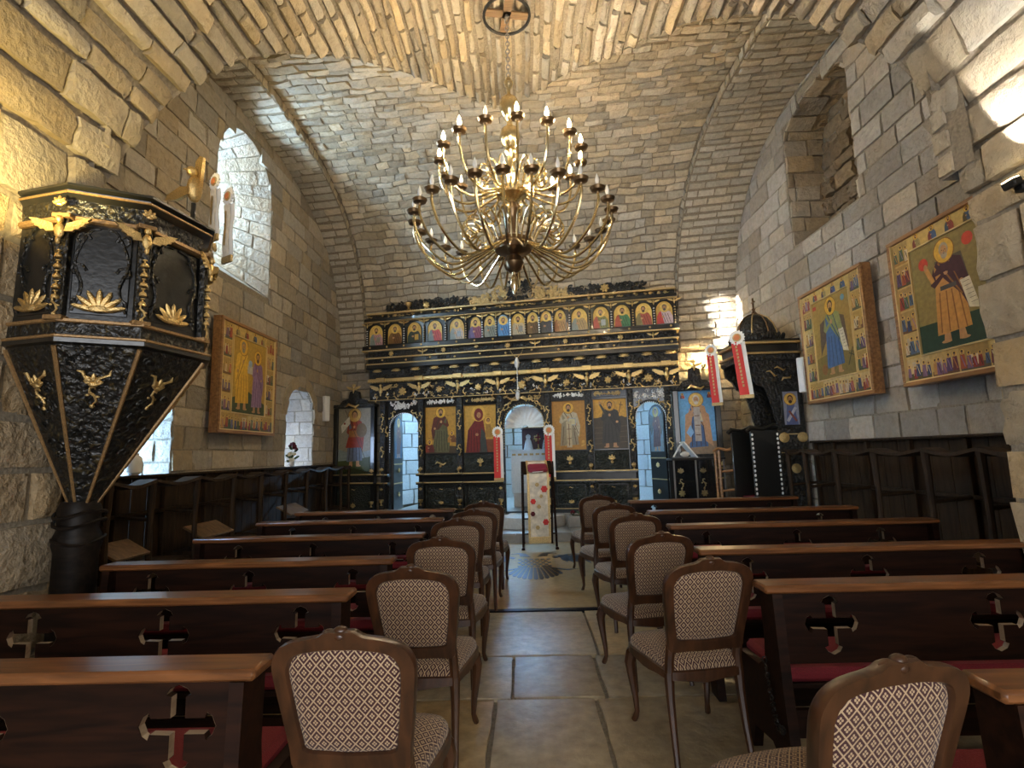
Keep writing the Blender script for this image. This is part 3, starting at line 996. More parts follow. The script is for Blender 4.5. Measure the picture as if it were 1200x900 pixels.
def chair_proto():
    t = thing('upholstered_chair', 'x', 'chair')
    rake = lambda z: -.205 - max(0, z - .42) * .20 - max(0, z - .42) ** 2 * .12
    # back frame ring
    half_o = [(0, .972), (.045, .972), (.075, .955), (.15, .942), (.200, .918), (.226, .875), (.228, .82), (.214, .70), (.198, .58), (.188, .515), (.1, .512), (0, .508)]
    half_i = [(0, .908), (.045, .908), (.075, .905), (.125, .898), (.158, .882), (.175, .850), (.177, .81), (.166, .70), (.154, .615), (.143, .578), (.08, .570), (0, .566)]
    ring = lambda h: h + [(-x, z) for x, z in h[-2:0:-1]]
    O, I = sm(ring(half_o), 3), sm(ring(half_i), 3)
    m = MB()
    n = len(O)
    lay_ = [(O, -.004), (O, .012), (O, .034), (I, .036), (I, .002)]
    inset = lambda P, k: [(x * k, .74 + (z - .74) * k) for x, z in P]
    loops = [(inset(O, .985), -.006), (O, .006), (O, .026), (inset(O, .975), .036), (inset(I, 1.02), .036), (I, .028), (I, .004), (inset(I, 1.03), -.006)]
    bs = [m.add([(x, rake(z) + d, z) for x, z in P]) for P, d in loops]
    for i in range(len(bs)):
        A, B = bs[i], bs[(i + 1) % len(bs)]
        for k in range(n): m.face((A + k, A + (k + 1) % n, B + (k + 1) % n, B + k))
    for s in (-1, 1):       # posts down to the seat
        m.tube([(s * .176, rake(.54) + .015, .55), (s * .178, -.195, .47), (s * .182, -.19, .39)], [.024, .024, .026], 8)
    m.build('back_frame', M_CHAIRW, t)
    m = MB()
    m.ell((0, rake(.965) + .014, .970), (.024, .018, .014)); m.ell((.036, rake(.96) + .014, .964), (.024, .017, .011)); m.ell((-.036, rake(.96) + .014, .964), (.024, .017, .011))
    m.ell((0, rake(.95) - .004, .955), (.016, .007, .012))
    m.build('crest_carving', M_CHAIRW, t)
    m = MB()
    Ic = [(x * 1.02, .74 + (z - .74) * 1.02) for x, z in I]
    m.pad(Ic, .020, lambda a, b, h: (a, rake(b) + .012 - h, b), c=(0, .74))
    m.pad(Ic, .035, lambda a, b, h: (a, rake(b) + .018 + h, b), c=(0, .74))
    m.build('back_pad', M_FABRIC, t, angle=80)
    # seat
    so = [(.0, .27), (.12, .262), (.205, .245), (.246, .20), (.240, .08), (.215, -.08), (.198, -.19), (.17, -.215), (.08, -.222), (0, -.225)]
    ring2 = lambda h: h + [(-x, z) for x, z in h[-2:0:-1]]
    SO = sm(ring2(so), 3)
    m = MB()
    k = len(SO)
    low = [.355 + .018 * abs(sin(atan2(y, x) * 2)) for x, y in SO]
    bs = [m.add([(x * .93, y * .93, l) for (x, y), l in zip(SO, low)]), m.add([(x, y, l + .008) for (x, y), l in zip(SO, low)]), m.add([(x, y, .418) for x, y in SO]), m.add([(x * .95, y * .95, .425) for x, y in SO])]
    for i in range(3):
        for q in range(k): m.face((bs[i] + q, bs[i] + (q + 1) % k, bs[i + 1] + (q + 1) % k, bs[i + 1] + q))
    m.face([bs[0] + q for q in range(k)]); m.face([bs[3] + q for q in range(k)])
    m.build('seat_frame', M_CHAIRW, t)
    m = MB()
    m.pad([(x * .96, y * .96) for x, y in SO], .075, lambda a, b, h: (a, b, .420 + h), rings=((1, 0), (.995, .35), (.93, .68), (.7, .9), (.35, .98)), uvx=.16)
    m.build('seat_cushion', M_FABRIC, t, angle=80)
    for s in (-1, 1):
        m = MB()
        m.tube([(s * .195, .205, .405), (s * .218, .232, .36), (s * .228, .242, .31), (s * .222, .234, .22), (s * .212, .222, .12), (s * .208, .220, .055), (s * .214, .232, .022), (s * .220, .244, .0)], [.030, .034, .031, .023, .017, .014, .017, .016], 8)
        m.build('leg', M_CHAIRW, t)
        m = MB()
        m.tube([(s * .182, -.190, .41), (s * .184, -.195, .3), (s * .186, -.215, .15), (s * .190, -.245, .0)], [.027, .022, .018, .015], 8)
        m.build('leg', M_CHAIRW, t)
    return t


CH = chair_proto()
# (x, y) of the top of the back, heading
LCH = [(-.585, 1.68, -2), (-.565, 2.59, -3), (-.566, 3.48, -2), (-.575, 4.46, 2), (-.506, 5.17, 0), (-.47, 5.95, -1)]
RCH = [(.91, 1.375, 14), (.885, 2.62, 9), (.865, 3.44, 12), (.925, 4.5, 7), (.905, 5.41, 9), (.885, 6.5, 6)]
first = True
for side, rowc in (('pulpit', LCH), ('throne', RCH)):
    for i, (x, y, a) in enumerate(rowc):
        o = CH if first else copy_tree(CH)
        first = False
        rz = radians(a)
        # back top sits .36 m behind the origin
        o.location = (x - sin(rz) * .345, y + cos(rz) * .345, 0)
        o.rotation_euler = (0, 0, rz)
        n = len(rowc) - 1 - i
        tag(o, 'walnut chair with maroon lozenge fabric, %s from the icon screen beside the %s-side pews' % (ORD[n], side), 'chair', 'upholstered chairs along the aisle')

# ------------------------------------------------------------------ choir stalls along the walls
def stalls(side):
    s = side
    if s < 0:
        posts = [3.95, 4.45, 4.98, 5.66, 6.38, 7.05, 7.80, 8.57, 9.39, 10.15, 10.6]; xf, xb, zt, za = -3.55, -3.93, 1.385, 1.33
        lab = 'long row of dark wooden choir stalls under the picture of two robed figures'
    else:
        posts = [3.2, 3.70, 4.25, 4.83, 5.53, 6.21, 6.87, 7.3]; xf, xb, zt, za = 3.62, 4.03, 1.56, 1.43
        posts = [p for p in posts if p > 3.5]
        lab = 'row of dark wooden choir stalls under the two pictures of bearded saints'
    t = thing('choir_stalls', lab, 'stalls', (0, 0, 0))
    y0, y1 = posts[0], posts[-1]
    for i in range(len(posts) - 1):
        a, b = posts[i], posts[i + 1]
        nb_ = 3
        for k in range(nb_):      # back boards
            m = MB(); m.box(xb - s * .0, xb + s * .02, a + (b - a) * k / nb_ + .003, a + (b - a) * (k + 1) / nb_ - .003, .05, zt - .03, .003)
            m.build('back_board', M_STALL, t)
        # seat
        m = MB(); m.box(xf - s * -.02, xb, a + .03, b - .03, .50, .53, .006); m.build('seat', M_STALL, t)
        if (s < 0 and i in (3, 6, 1)):
            m = MB(); m.M = T(xf + s * .06, 0, .74) @ RY(-s * .5)
            m.box(-.13, .13, a + .06, b - .06, -.012, .012, .004); m.build('tip_up_seat', M_PALEWOOD, t)
        # mid rail between front posts and shelf edge
        m = MB(); m.box(xb - s * .05, xb - s * .01, a + .02, b - .02, .98, 1.02, .006); m.build('mid_rail', M_STALL, t)
        m = MB(); m.box(xf + s * .0, xf + s * .04, a + .02, b - .02, .42, .50, .006); m.build('seat_rail', M_STALL, t)
        # scalloped arm rest
        n = 9
        m = MB()
        rows = []
        for k in range(n + 1):
            f = k / n
            y = a + (b - a) * f
            sag = .045 * sin(pi * f) ** 1.2 * (1 if k not in (0, n) else 0)
            w = .10 + .03 * cos(2 * pi * f)
            z = za + .02 - sag
            rows.append([(xf - s * .04, y, z), (xf - s * .045, y, z - .03), (xf + s * w, y, z - .04), (xf + s * (w + .01), y, z)])
        bb = m.grid(rows, True)
        m.face([bb[0] + q for q in range(4)]); m.face([bb[-1] + q for q in range(4)])
        m.build('arm_rest', M_STALL, t)
    for p in posts:
        m = MB()
        m.tube([(xf, p, 0), (xf, p, .5), (xf + s * .01, p, .9), (xf, p, za - .01)], [.032, .030, .024, .034], 8)
        m.build('front_post', M_STALL, t)
        m = MB(); m.box(xb, xb - s * .05, p - .025, p + .025, 0, zt - .03, .005); m.build('rear_post', M_STALL, t)
        m = MB(); m.tube([(xb - s * .04, p, za - .03), (xf + s * .2, p, za - .05), (xf, p, za - .03)], [.02, .017, .02], 6); m.build('arm_bracket', M_STALL, t)
        m = MB(); m.tube([(xb - s * .04, p, 1.0), (xf, p, .97)], .018, 6); m.build('side_rail', M_STALL, t)
        m = MB(); m.box(xf, xb, p - .011, p + .011, .06, .56); m.build('divider', M_STALL, t, angle=30)
    m = MB(); m.box(xb - s * .07, xb + s * .025, y0 - .05, y1 + .06, zt - .03, zt, .008); m.build('top_rail', M_STALL, t)
    return t


stalls(-1)
stalls(1)

# ------------------------------------------------------------------ painter for icons
def C(hx):
    v = [int(hx[i:i + 2], 16) / 255 for i in (0, 2, 4)]
    return tuple(c / 12.92 if c <= .04045 else ((c + .055) / 1.055) ** 2.4 for c in v)


class Pic:
    """flat painting: coloured shapes on the local x-z plane, facing -y"""
    def __init__(s): s.mb = MB(); s.k = 0

    def poly(s, pts, hx):
        s.mb.col = C(hx) if isinstance(hx, str) else hx
        y = -.00008 * s.k; s.k += 1
        n = s.mb.add([(x, y, z) for x, z in pts]); s.mb.face(range(n, n + len(pts)))

    def rect(s, x0, x1, z0, z1, hx): s.poly([(x0, z0), (x1, z0), (x1, z1), (x0, z1)], hx)

    def ell(s, cx, cz, rx, rz, hx, n=14, a=0.0):
        s.poly([(cx + rx * cos(2 * pi * k / n) * cos(a) - rz * sin(2 * pi * k / n) * sin(a), cz + rx * cos(2 * pi * k / n) * sin(a) + rz * sin(2 * pi * k / n) * cos(a)) for k in range(n)], hx)

    def line(s, x0, z0, x1, z1, w, hx):
        d = Vector((x1 - x0, z1 - z0)).normalized(); q = Vector((-d.y, d.x)) * w / 2
        s.poly([(x0 + q.x, z0 + q.y), (x0 - q.x, z0 - q.y), (x1 - q.x, z1 - q.y), (x1 + q.x, z1 + q.y)], hx)

    def done(s, name, parent, M=None, rough=None):
        me = s.mb.mesh(name, M_PAINT, fix=False)
        return link(name, me, parent, M)


def head(p, cx, cz, r, halo='d9a93c', skin='b98a5e', hair='3a261a', beard=True, ring='8a5a1e'):
    if halo:
        p.ell(cx, cz, r * 2.05, r * 2.05, ring, 20); p.ell(cx, cz, r * 1.9, r * 1.9, halo, 20)
    p.ell(cx, cz + r * .22, r * .92, r * 1.12, hair)
    if beard: p.ell(cx, cz - r * .62, r * .62, r * .75, hair)
    p.ell(cx, cz - r * .02, r * .68, r * .92, skin)
    for sx in (-1, 1):
        p.ell(cx + sx * r * .28, cz + r * .12, r * .13, r * .07, '1e140e', 6)
    p.line(cx, cz + r * .1, cx + r * .05, cz - r * .25, r * .1, '7c5233')
    if beard: p.ell(cx, cz - r * .66, r * .45, r * .42, hair)
    p.ell(cx, cz - r * .42, r * .2, r * .06, '7a2f22', 6)


def folds(p, x0, x1, z0, z1, hx, n=4, rnd=RND):
    for k in range(n):
        a = x0 + (x1 - x0) * (k + .5) / n
        p.line(a + rnd.uniform(-.01, .01), z1, a + (a - (x0 + x1) / 2) * .35, z0, (x1 - x0) * .05, hx)


def standing(p, cx, z0, H, robe, cloak, halo='d9a93c', hair='3a261a', beard=True, fold='00000', skin='b98a5e', feet=True, scroll=False, book=False, wings=None, dark='2a1c16', cloak_side=1, fat=1.0):
    r = H * .062
    hz = z0 + H * .90
    w = H * .135 * fat
    if wings:
        for s in (-1, 1):
            p.poly([(cx + s * w * .6, z0 + H * .78), (cx + s * w * 1.9, z0 + H * .88), (cx + s * w * 2.2, z0 + H * .6), (cx + s * w * 1.5, z0 + H * .34), (cx + s * w * .8, z0 + H * .55)], wings)
    if feet:
        for s in (-1, 1):
            p.poly([(cx + s * w * .3, z0 + H * .14), (cx + s * w * .62, z0 + H * .14), (cx + s * w * .75, z0), (cx + s * w * .25, z0)], skin)
            p.ell(cx + s * w * .6, z0 + H * .008, w * .34, H * .016, skin, 8)
    p.poly([(cx - w * .75, z0 + H * .79), (cx - w * .25, z0 + H * .83), (cx + w * .25, z0 + H * .83), (cx + w * .75, z0 + H * .79), (cx + w * .95, z0 + H * .5), (cx + w * 1.12, z0 + H * .10), (cx - w * 1.12, z0 + H * .08), (cx - w * .9, z0 + H * .5)], robe)
    folds(p, cx - w * .8, cx + w * .8, z0 + H * .1, z0 + H * .5, dark, 4)
    c = cloak_side
    if cloak:
        p.poly([(cx - c * w * .5, z0 + H * .83), (cx + c * w * .35, z0 + H * .83), (cx + c * w * 1.0, z0 + H * .78), (cx + c * w * 1.35, z0 + H * .5), (cx + c * w * 1.15, z0 + H * .26), (cx + c * w * .75, z0 + H * .42), (cx - c * w * .2, z0 + H * .62), (cx - c * w * .75, z0 + H * .78)], cloak)
        p.line(cx - c * w * .5, z0 + H * .8, cx + c * w * .8, z0 + H * .42, w * .1, dark)
        p.line(cx + c * w * .2, z0 + H * .8, cx + c * w * 1.1, z0 + H * .34, w * .08, dark)
    # arms and hands
    p.poly([(cx - c * w * .85, z0 + H * .77), (cx - c * w * 1.15, z0 + H * .6), (cx - c * w * .9, z0 + H * .56), (cx - c * w * .1, z0 + H * .66), (cx - c * w * .15, z0 + H * .7), (cx - c * w * .75, z0 + H * .64)], cloak or robe)
    p.ell(cx - c * w * .05, z0 + H * .69, w * .16, w * .2, skin, 8)
    p.ell(cx + c * w * .85, z0 + H * .54, w * .16, w * .16, skin, 8)
    if scroll:
        p.poly([(cx + c * w * .75, z0 + H * .55), (cx + c * w * 1.35, z0 + H * .56), (cx + c * w * 1.75, z0 + H * .24), (cx + c * w * 1.1, z0 + H * .27)], 'd8cfb8')
        for k in range(6): p.line(cx + c * w * (.9 + k * .07), z0 + H * (.52 - k * .042), cx + c * w * (1.3 + k * .07), z0 + H * (.525 - k * .042), H * .004, '57503f')
    if book:
        p.rect(cx + c * w * .35 - w * .4, cx + c * w * .35 + w * .5, z0 + H * .52, z0 + H * .68, '9aa0a0'); p.rect(cx + c * w * .35 - w * .3, cx + c * w * .35 + w * .4, z0 + H * .54, z0 + H * .66, 'c3b98e')
    p.rect(cx - r * .4, cx + r * .4, z0 + H * .81, z0 + H * .86, skin)
    head(p, cx, hz, r, halo, skin, hair, beard)


def bust(p, cx, z0, H, robe, cloak, halo='d9a93c', hair='3a261a', beard=True, book=None, skin='b98a5e', ring='8a5a1e'):
    """half-length figure"""
    w = H * .33
    p.poly([(cx - w * 1.15, z0), (cx - w * 1.1, z0 + H * .36), (cx - w * .75, z0 + H * .58), (cx - w * .2, z0 + H * .66), (cx + w * .2, z0 + H * .66), (cx + w * .75, z0 + H * .58), (cx + w * 1.1, z0 + H * .36), (cx + w * 1.15, z0)], robe)
    p.poly([(cx - w * .1, z0), (cx - w * .5, z0 + H * .62), (cx + w * .2, z0 + H * .66), (cx + w * .75, z0 + H * .58), (cx + w * 1.1, z0 + H * .36), (cx + w * 1.15, z0)], cloak)
    for k in range(3): p.line(cx - w * (.3 - .35 * k), z0 + H * .5, cx + w * (.1 + .35 * k), z0 + H * .05, w * .06, '2a1c16')
    p.ell(cx - w * .25, z0 + H * .34, w * .2, w * .16, skin, 8)
    if book: p.rect(cx + w * .05, cx + w * .7, z0 + H * .14, z0 + H * .44, book)
    head(p, cx, z0 + H * .79, H * .115, halo, skin, hair, beard, ring)


def scene(p, x0, x1, z0, z1, rnd, bg=None):
    """small border scene: ground, a building and a few robed figures"""
    W_, H_ = x1 - x0, z1 - z0
    p.k = 3
    p.rect(x0, x1, z0, z1, bg or rnd.choice(['b3924f', 'c2a566', 'a98c52', 'c9b07a']))
    p.poly([(x0, z0), (x1, z0), (x1, z0 + H_ * rnd.uniform(.15, .3)), (x0 + W_ * .5, z0 + H_ * rnd.uniform(.1, .35)), (x0, z0 + H_ * rnd.uniform(.15, .3))], rnd.choice(['4d4a2a', '6a4a26', '5b5540', '3e4a38', 'a9803f']))
    if rnd.random() < .7:
        bx = x0 + W_ * rnd.uniform(.05, .6); p.rect(bx, bx + W_ * .32, z0 + H_ * .2, z0 + H_ * rnd.uniform(.6, .85), rnd.choice(['c8b795', 'b5a58a', 'd6c9aa', '9c8b78'])); p.rect(bx + W_ * .1, bx + W_ * .2, z0 + H_ * .25, z0 + H_ * .5, '3a2b22')
    n = max(2, int(W_ / H_ * 3.6))
    for k in range(n):
        cx = x0 + W_ * (k + .5 + rnd.uniform(-.2, .2)) / n
        h = H_ * rnd.uniform(.55, .8); b = z0 + H_ * rnd.uniform(.03, .16); w = h * .2
        cl = rnd.choice(['8e2f25', '2f4068', '7a5a7e', 'b98d52', '3f5a45', '6a3038', 'c9b79a', '4a5f80', 'a8502e', '53406a'])
        p.poly([(cx - w, b), (cx + w, b), (cx + w * .7, b + h * .75), (cx, b + h * .82), (cx - w * .7, b + h * .75)], cl)
        p.line(cx - w * .4, b + h * .7, cx + w * .5, b + h * .1, w * .25, rnd.choice(['d8c7a4', '2b1c18', '8a6f9a', 'c07a3a']))
        p.ell(cx, b + h * .9, h * .15, h * .15, 'd9b35a', 10); p.ell(cx, b + h * .88, h * .075, h * .1, 'a57a55', 8); p.ell(cx, b + h * .95, h * .08, h * .06, '3a281c', 8)


# ------------------------------------------------------------------ gilded ornaments (shared meshes, facing -y)
def o_wings():
    m = MB()
    for s in (-1, 1):
        P = [(s * .03, -.02), (s * .05, .035), (s * .10, .05), (s * .16, .07), (s * .21, .072), (s * .185, .05), (s * .195, .04), (s * .165, .028), (s * .17, .015), (s * .14, .008), (s * .13, -.008), (s * .10, -.008), (s * .09, -.025), (s * .06, -.022)]
        m.prism(P, -.018, .0, 'y')
    m.ell((0, -.015, -.02), (.035, .022, .06)); m.ell((0, -.02, .06), (.026, .024, .03)); m.ell((0, -.02, -.09), (.016, .014, .03))
    return m.mesh('wings', M_GOLD)


def o_urn():
    m = MB()
    m.lathe([(.03, 0), (.03, .01), (.012, .02), (.012, .04), (.04, .06), (.05, .09), (.052, .11), (.045, .115)], 10)
    m.M = S(1, .6, 1)
    return m.mesh('urn', M_GOLD)


def o_sprig():
    m = MB()
    for a, l in ((-1.15, .05), (-.6, .06), (0, .065), (.6, .06), (1.15, .05)):
        m.M = RY(a) @ T(0, -.008, l * .6); m.ell((0, 0, 0), (.015, .012, l * .55), 6, 4)
    m.M = Matrix(); m.ell((0, -.01, 0), (.028, .016, .018), 8, 4)
    return m.mesh('sprig', M_GOLD)


def o_rosette():
    m = MB()
    for k in range(7):
        m.M = RY(2 * pi * k / 7) @ T(0, -.008, .035); m.ell((0, 0, 0), (.018, .012, .026), 6, 4)
    m.M = Matrix(); m.ell((0, -.014, 0), (.018, .012, .018), 8, 4)
    return m.mesh('rosette', M_GOLD)


def o_scroll():
    m = MB()
    m.tube([(.0, -.008, -.09), (.03, -.012, -.05), (.015, -.014, 0), (-.02, -.014, .03), (-.015, -.014, .07), (.015, -.012, .075), (.02, -.01, .055)], [.006, .011, .013, .012, .011, .009, .006], 6)
    m.ell((.035, -.01, -.01), (.02, .01, .012), 6, 4); m.ell((-.035, -.01, .0), (.018, .01, .012), 6, 4); m.ell((0, -.012, -.1), (.02, .012, .02), 6, 4)
    return m.mesh('scroll', M_GOLD)


def o_shell():
    m = MB()
    for k in range(7):
        a = -1.35 + 2.7 * k / 6
        m.M = RY(a) @ T(0, -.006, .06); m.ell((0, 0, 0), (.016, .012, .06), 6, 4)
    m.M = Matrix(); m.ell((0, -.012, .01), (.05, .014, .02), 8, 4)
    return m.mesh('shell', M_GOLD)


def o_leaf():
    m = MB()
    m.tube([(-.09, 0, -.01), (-.05, -.012, .02), (0, -.016, .0), (.05, -.012, -.02), (.09, 0, .01)], [.006, .018, .014, .018, .005], 6)
    return m.mesh('leaf', M_GOLD)


OR = dict(wings=o_wings(), urn=o_urn(), sprig=o_sprig(), rosette=o_rosette(), scroll=o_scroll(), shell=o_shell(), leaf=o_leaf())
ONAME = dict(wings='gilt_wings', urn='gilt_urn', sprig='gilt_sprig', rosette='gilt_rosette', scroll='gilt_scroll', shell='gilt_shell', leaf='gilt_leaf')


def orn(kind, parent, x, y, z, s=1.0, sz=None, rot=0.0):
    return link(ONAME[kind], OR[kind], parent, T(x, y, z) @ RY(rot) @ S(s, s, sz or s))


def carve(parent, x0, x1, z0, z1, y, mat=None, n=10, seed=1, sz=.05, name='carving'):
    """relief of scrolls and leaves in a rectangle"""
    r = random.Random(seed)
    m = MB()
    for k in range(n):
        cx, cz = r.uniform(x0 + sz, x1 - sz) if x1 - x0 > 2 * sz else (x0 + x1) / 2, r.uniform(z0 + sz, z1 - sz) if z1 - z0 > 2 * sz else (z0 + z1) / 2
        R = sz * r.uniform(.6, 1.0); a0 = r.uniform(0, 6.28); dr = r.choice((-1, 1))
        pts, rad = [], []
        for i in range(9):
            t = i / 8; a = a0 + dr * t * 4.6; q = R * (1 - .75 * t)
            pts.append((cx + q * cos(a), y - .012, cz + q * sin(a))); rad.append(.010 - .004 * t)
        m.tube(pts, rad, 5)
        for i in range(2):
            a = r.uniform(0, 6.28); m.M = T(cx + R * cos(a), y - .008, cz + R * sin(a)) @ RY(a); m.ell((0, 0, 0), (.024, .012, .011), 6, 4); m.M = Matrix()
    o = m.build(name, mat or M_BLACK, parent, angle=60); o['kind'] = 'stuff'
    return o


# ------------------------------------------------------------------ iconostasis
IC = thing('iconostasis', 'tall black and gold carved icon screen with rows of painted saints', 'icon screen', scr(0, 0, 0), -SA)
IC.location.z = .15
Z0 = .15
ZI = lambda z: z - Z0
def ibox(name, mat, x0, x1, d0, d1, z0, z1, b=.004, parent=None):
    m = MB(); m.box(x0, x1, -d1, -d0, ZI(z0), ZI(z1), b); return m.build(name, mat, parent or IC)


E0, E1 = -3.24, 3.03
DL, DR, HD = (-2.80, -2.16), (2.19, 2.75), (-.36, .45)
m = MB()
m.prism([(-3.01, ZI(.36)), (2.83, ZI(.36)), (2.83, ZI(2.66)), (E1, ZI(2.66)), (E1, ZI(3.8)), (E0, ZI(3.8)), (E0, ZI(2.66)), (-3.01, ZI(2.66))], -.14, -.06, 'y', [
    [(a, ZI(b)) for a, b in arch_poly(DL[0], DL[1], .38, 2.1, 2.40, 10)], [(a, ZI(b)) for a, b in arch_poly(HD[0], HD[1], .38, 2.1, 2.47, 12)], [(a, ZI(b)) for a, b in arch_poly(DR[0], DR[1], .38, 2.1, 2.40, 10)]])
m.build('screen_body', M_BLACKP, IC, angle=30)
for a, b in ((-3.01, DL[0]), (DL[1], HD[0]), (HD[1], DR[0]), (DR[1], 2.83)):
    ibox('stone_plinth', M_GREYST, a, b, .05, .24, .16, .36)
    ibox('base_board', M_BLACKP, a, b, .14, .22, .36, .44)
    ibox('gilt_line', M_GOLDP, a, b, .22, .232, .435, .447, 0)
    # two ledges that run round
    ibox('ledge', M_BLACKP, a, b, .14, .26, .93, .975)
    ibox('gilt_line', M_GOLDP, a, b, .255, .268, .955, .978, 0)
    ibox('ledge', M_BLACKP, a, b, .14, .28, 1.10, 1.145)
    ibox('gilt_line', M_GOLDP, a, b, .275, .288, 1.125, 1.15, 0)
PIL = [-2.94, -2.09, -1.265, -.43, .53, 1.33, 2.115, 2.80]
for i, u in enumerate(PIL):
    ibox('pilaster', M_BLACK, u - .062, u + .062, .14, .24, .44, .93)
    ibox('pilaster', M_BLACK, u - .058, u + .058, .14, .22, 1.145, 2.66)
    for z0 in (.93, 1.10):
        ibox('ledge_block', M_BLACKP, u - .075, u + .075, .22, .31, z0, z0 + .05)
        ibox('gilt_line', M_GOLDP, u - .075, u + .075, .31, .32, z0 + .03, z0 + .052, 0)
    orn('urn', IC, u, -.25, ZI(.52), 1.05)
    orn('sprig', IC, u, -.25, ZI(.86), .7, rot=pi)
    orn('sprig', IC, u, -.24, ZI(1.22), .9)
    orn('urn', IC, u, -.31, ZI(1.155), .7)
    for k, z in enumerate((1.62, 2.08, 2.32)):
        orn('scroll', IC, u, -.225, ZI(z), 1.15 if k == 0 else .95, rot=pi if k % 2 else 0)
    orn('wings', IC, u, -.29, ZI(2.90), 1.25)
    orn('scroll', IC, u - .13, -.26, ZI(2.74), .9); orn('scroll', IC, u + .13, -.26, ZI(2.74), .9, rot=pi)
BAYS = [(-2.02, -1.335, 0), (-1.19, -.50, 1), (.60, 1.265, 2), (1.40, 2.045, 3)]
for (a, b, k) in BAYS:
    c = (a + b) / 2
    ibox('lower_panel', M_GREENBLK, a, b, .14, .17, .46, .92)
    m = MB()
    for (p, q, r, s) in ((a + .05, b - .05, .50, .52), (a + .05, b - .05, .87, .89), (a + .05, a + .07, .52, .87), (b - .07, b - .05, .52, .87)):
        m.box(p, q, -.185, -.17, ZI(r), ZI(s))
    m.build('panel_moulding', M_BLACKP, IC)
    carve(IC, a + .08, b - .08, ZI(.54), ZI(.86), -.172, M_GREENBLK, 14, 30 + k)
    orn('sprig', IC, c, -.19, ZI(.545), 1.1, .8); orn('leaf', IC, c, -.19, ZI(.83), .4)
    ibox('predella', M_GREENBLK, a, b, .14, .18, 1.15, 1.52)
    carve(IC, a + .03, b - .03, ZI(1.18), ZI(1.5), -.182, M_GREENBLK, 12, 40 + k)
    orn(('leaf', 'sprig', 'sprig', 'sprig')[k], IC, c, -.20, ZI(1.34), 1.3)
    orn('rosette', IC, c, -.20, ZI(1.29), .5)
    # icon frame and script panel
    m = MB()
    for (p, q, r, s) in ((a - .012, b + .012, 1.515, 1.54), (a - .012, b + .012, 2.485, 2.51), (a - .012, a + .012, 1.54, 2.485), (b - .012, b + .012, 1.54, 2.485)):
        m.box(p, q, -.20, -.14, ZI(r), ZI(s), .004)
    m.build('icon_frame', M_BLACKP, IC)
    ibox('name_panel', M_BLACKP, a, b, .14, .19, 2.53, 2.655)
    carve(IC, a + .03, b - .03, ZI(2.545), ZI(2.64), -.195, M_GOLDP if k % 2 else M_WHITE, 26, 50 + k, sz=.03, name='filigree')
    carve(IC, a, b, ZI(2.69), ZI(3.0), -.22, M_BLACK, 16, 60 + k)
    orn('rosette', IC, c, -.25, ZI(2.84), 1.2); orn('leaf', IC, c - .2, -.25, ZI(2.95), 1.0, rot=.4); orn('leaf', IC, c + .2, -.25, ZI(2.95), 1.0, rot=-.4)
    for s_ in (-.14, 0, .14): orn('leaf', IC, c + s_, -.24, ZI(2.715), .55)
    # the four large icons
    p = Pic()
    A, B, ZA, ZB = a + .008, b - .008, ZI(1.535), ZI(2.49)
    W_, H_ = B - A, ZB - ZA
    gold = ('b78a35', 'bd923c', 'a9772a', 'c9952f')[k]
    p.rect(A, B, ZA, ZB, gold)
    r = random.Random(k + 5)
    for q in range(14): p.ell(r.uniform(A + .05, B - .05), r.uniform(ZA + .05, ZB - .05), r.uniform(.02, .05), r.uniform(.01, .04), ('a67b2d', 'c59a45', 'ad8334')[q % 3], 8, r.uniform(0, 3))
    if k == 0:
        p.poly([(A, ZA), (B, ZA), (B, ZA + .14), (A, ZA + .2)], '4a3a24')
        standing(p, c, ZA + .02, H_ * .95, '5a5736', '5e2c1c', hair='43301f', dark='37331f', feet=False, cloak_side=-1, fat=1.25)
        p.poly([(c - .13, ZA + .03), (c + .17, ZA + .02), (c + .2, ZA + .3), (c + .1, ZA + .5), (c - .12, ZA + .48)], '5f5c3c'); folds(p, c - .1, c + .14, ZA + .05, ZA + .46, '3c3923', 5)
        bust(p, A + .09, ZA + .03, .26, '8a3a24', '6a2a1e'); bust(p, B - .1, ZA + .22, .24, 'a8752f', '7a4a26')
    elif k == 1:
        p.poly([(B - .26, ZA), (B, ZA), (B, ZA + .26), (B - .22, ZA + .26)], '7c4322')
        p.poly([(A + .03, ZA), (B - .18, ZA), (c + .07, ZA + .62), (c + .02, ZA + .70), (c - .1, ZA + .66), (A + .08, ZA + .45)], '6d1f17')
        p.poly([(c - .02, ZA), (c + .14, ZA), (c + .1, ZA + .38), (c + .02, ZA + .5)], '3b3f38')
        folds(p, A + .08, c, ZA + .02, ZA + .45, '45130f', 5)
        p.ell(c - .03, ZA + .78, .15, .16, 'd2a545', 20); p.ell(c - .03, ZA + .76, .095, .13, '6d1f17'); head(p, c - .025, ZA + .75, .065, None, 'a87b50', '6d1f17', False)
        p.poly([(c + .1, ZA + .3), (c + .24, ZA + .3), (c + .22, ZA + .55), (c + .12, ZA + .57)], '9a7433'); head(p, c + .17, ZA + .63, .04, 'd2a545', 'a87b50', '4a3020', False)
        p.ell(c - .07, ZA + .36, .035, .03, 'a87b50', 8)
    elif k == 2:
        standing(p, c, ZA + .01, H_ * .93, '8f846a', 'b3a88c', hair='20170f', book=True, dark='5a4a33', feet=False, fat=1.35)
        p.rect(c - .05, c + .05, ZA + .05, ZA + .55, 'b8a988'); p.line(c, ZA + .5, c, ZA + .08, .012, '5a2a1a'); p.line(c - .04, ZA + .4, c + .04, ZA + .4, .012, '5a2a1a'); p.line(c - .04, ZA + .22, c + .04, ZA + .22, .012, '5a2a1a')
    else:
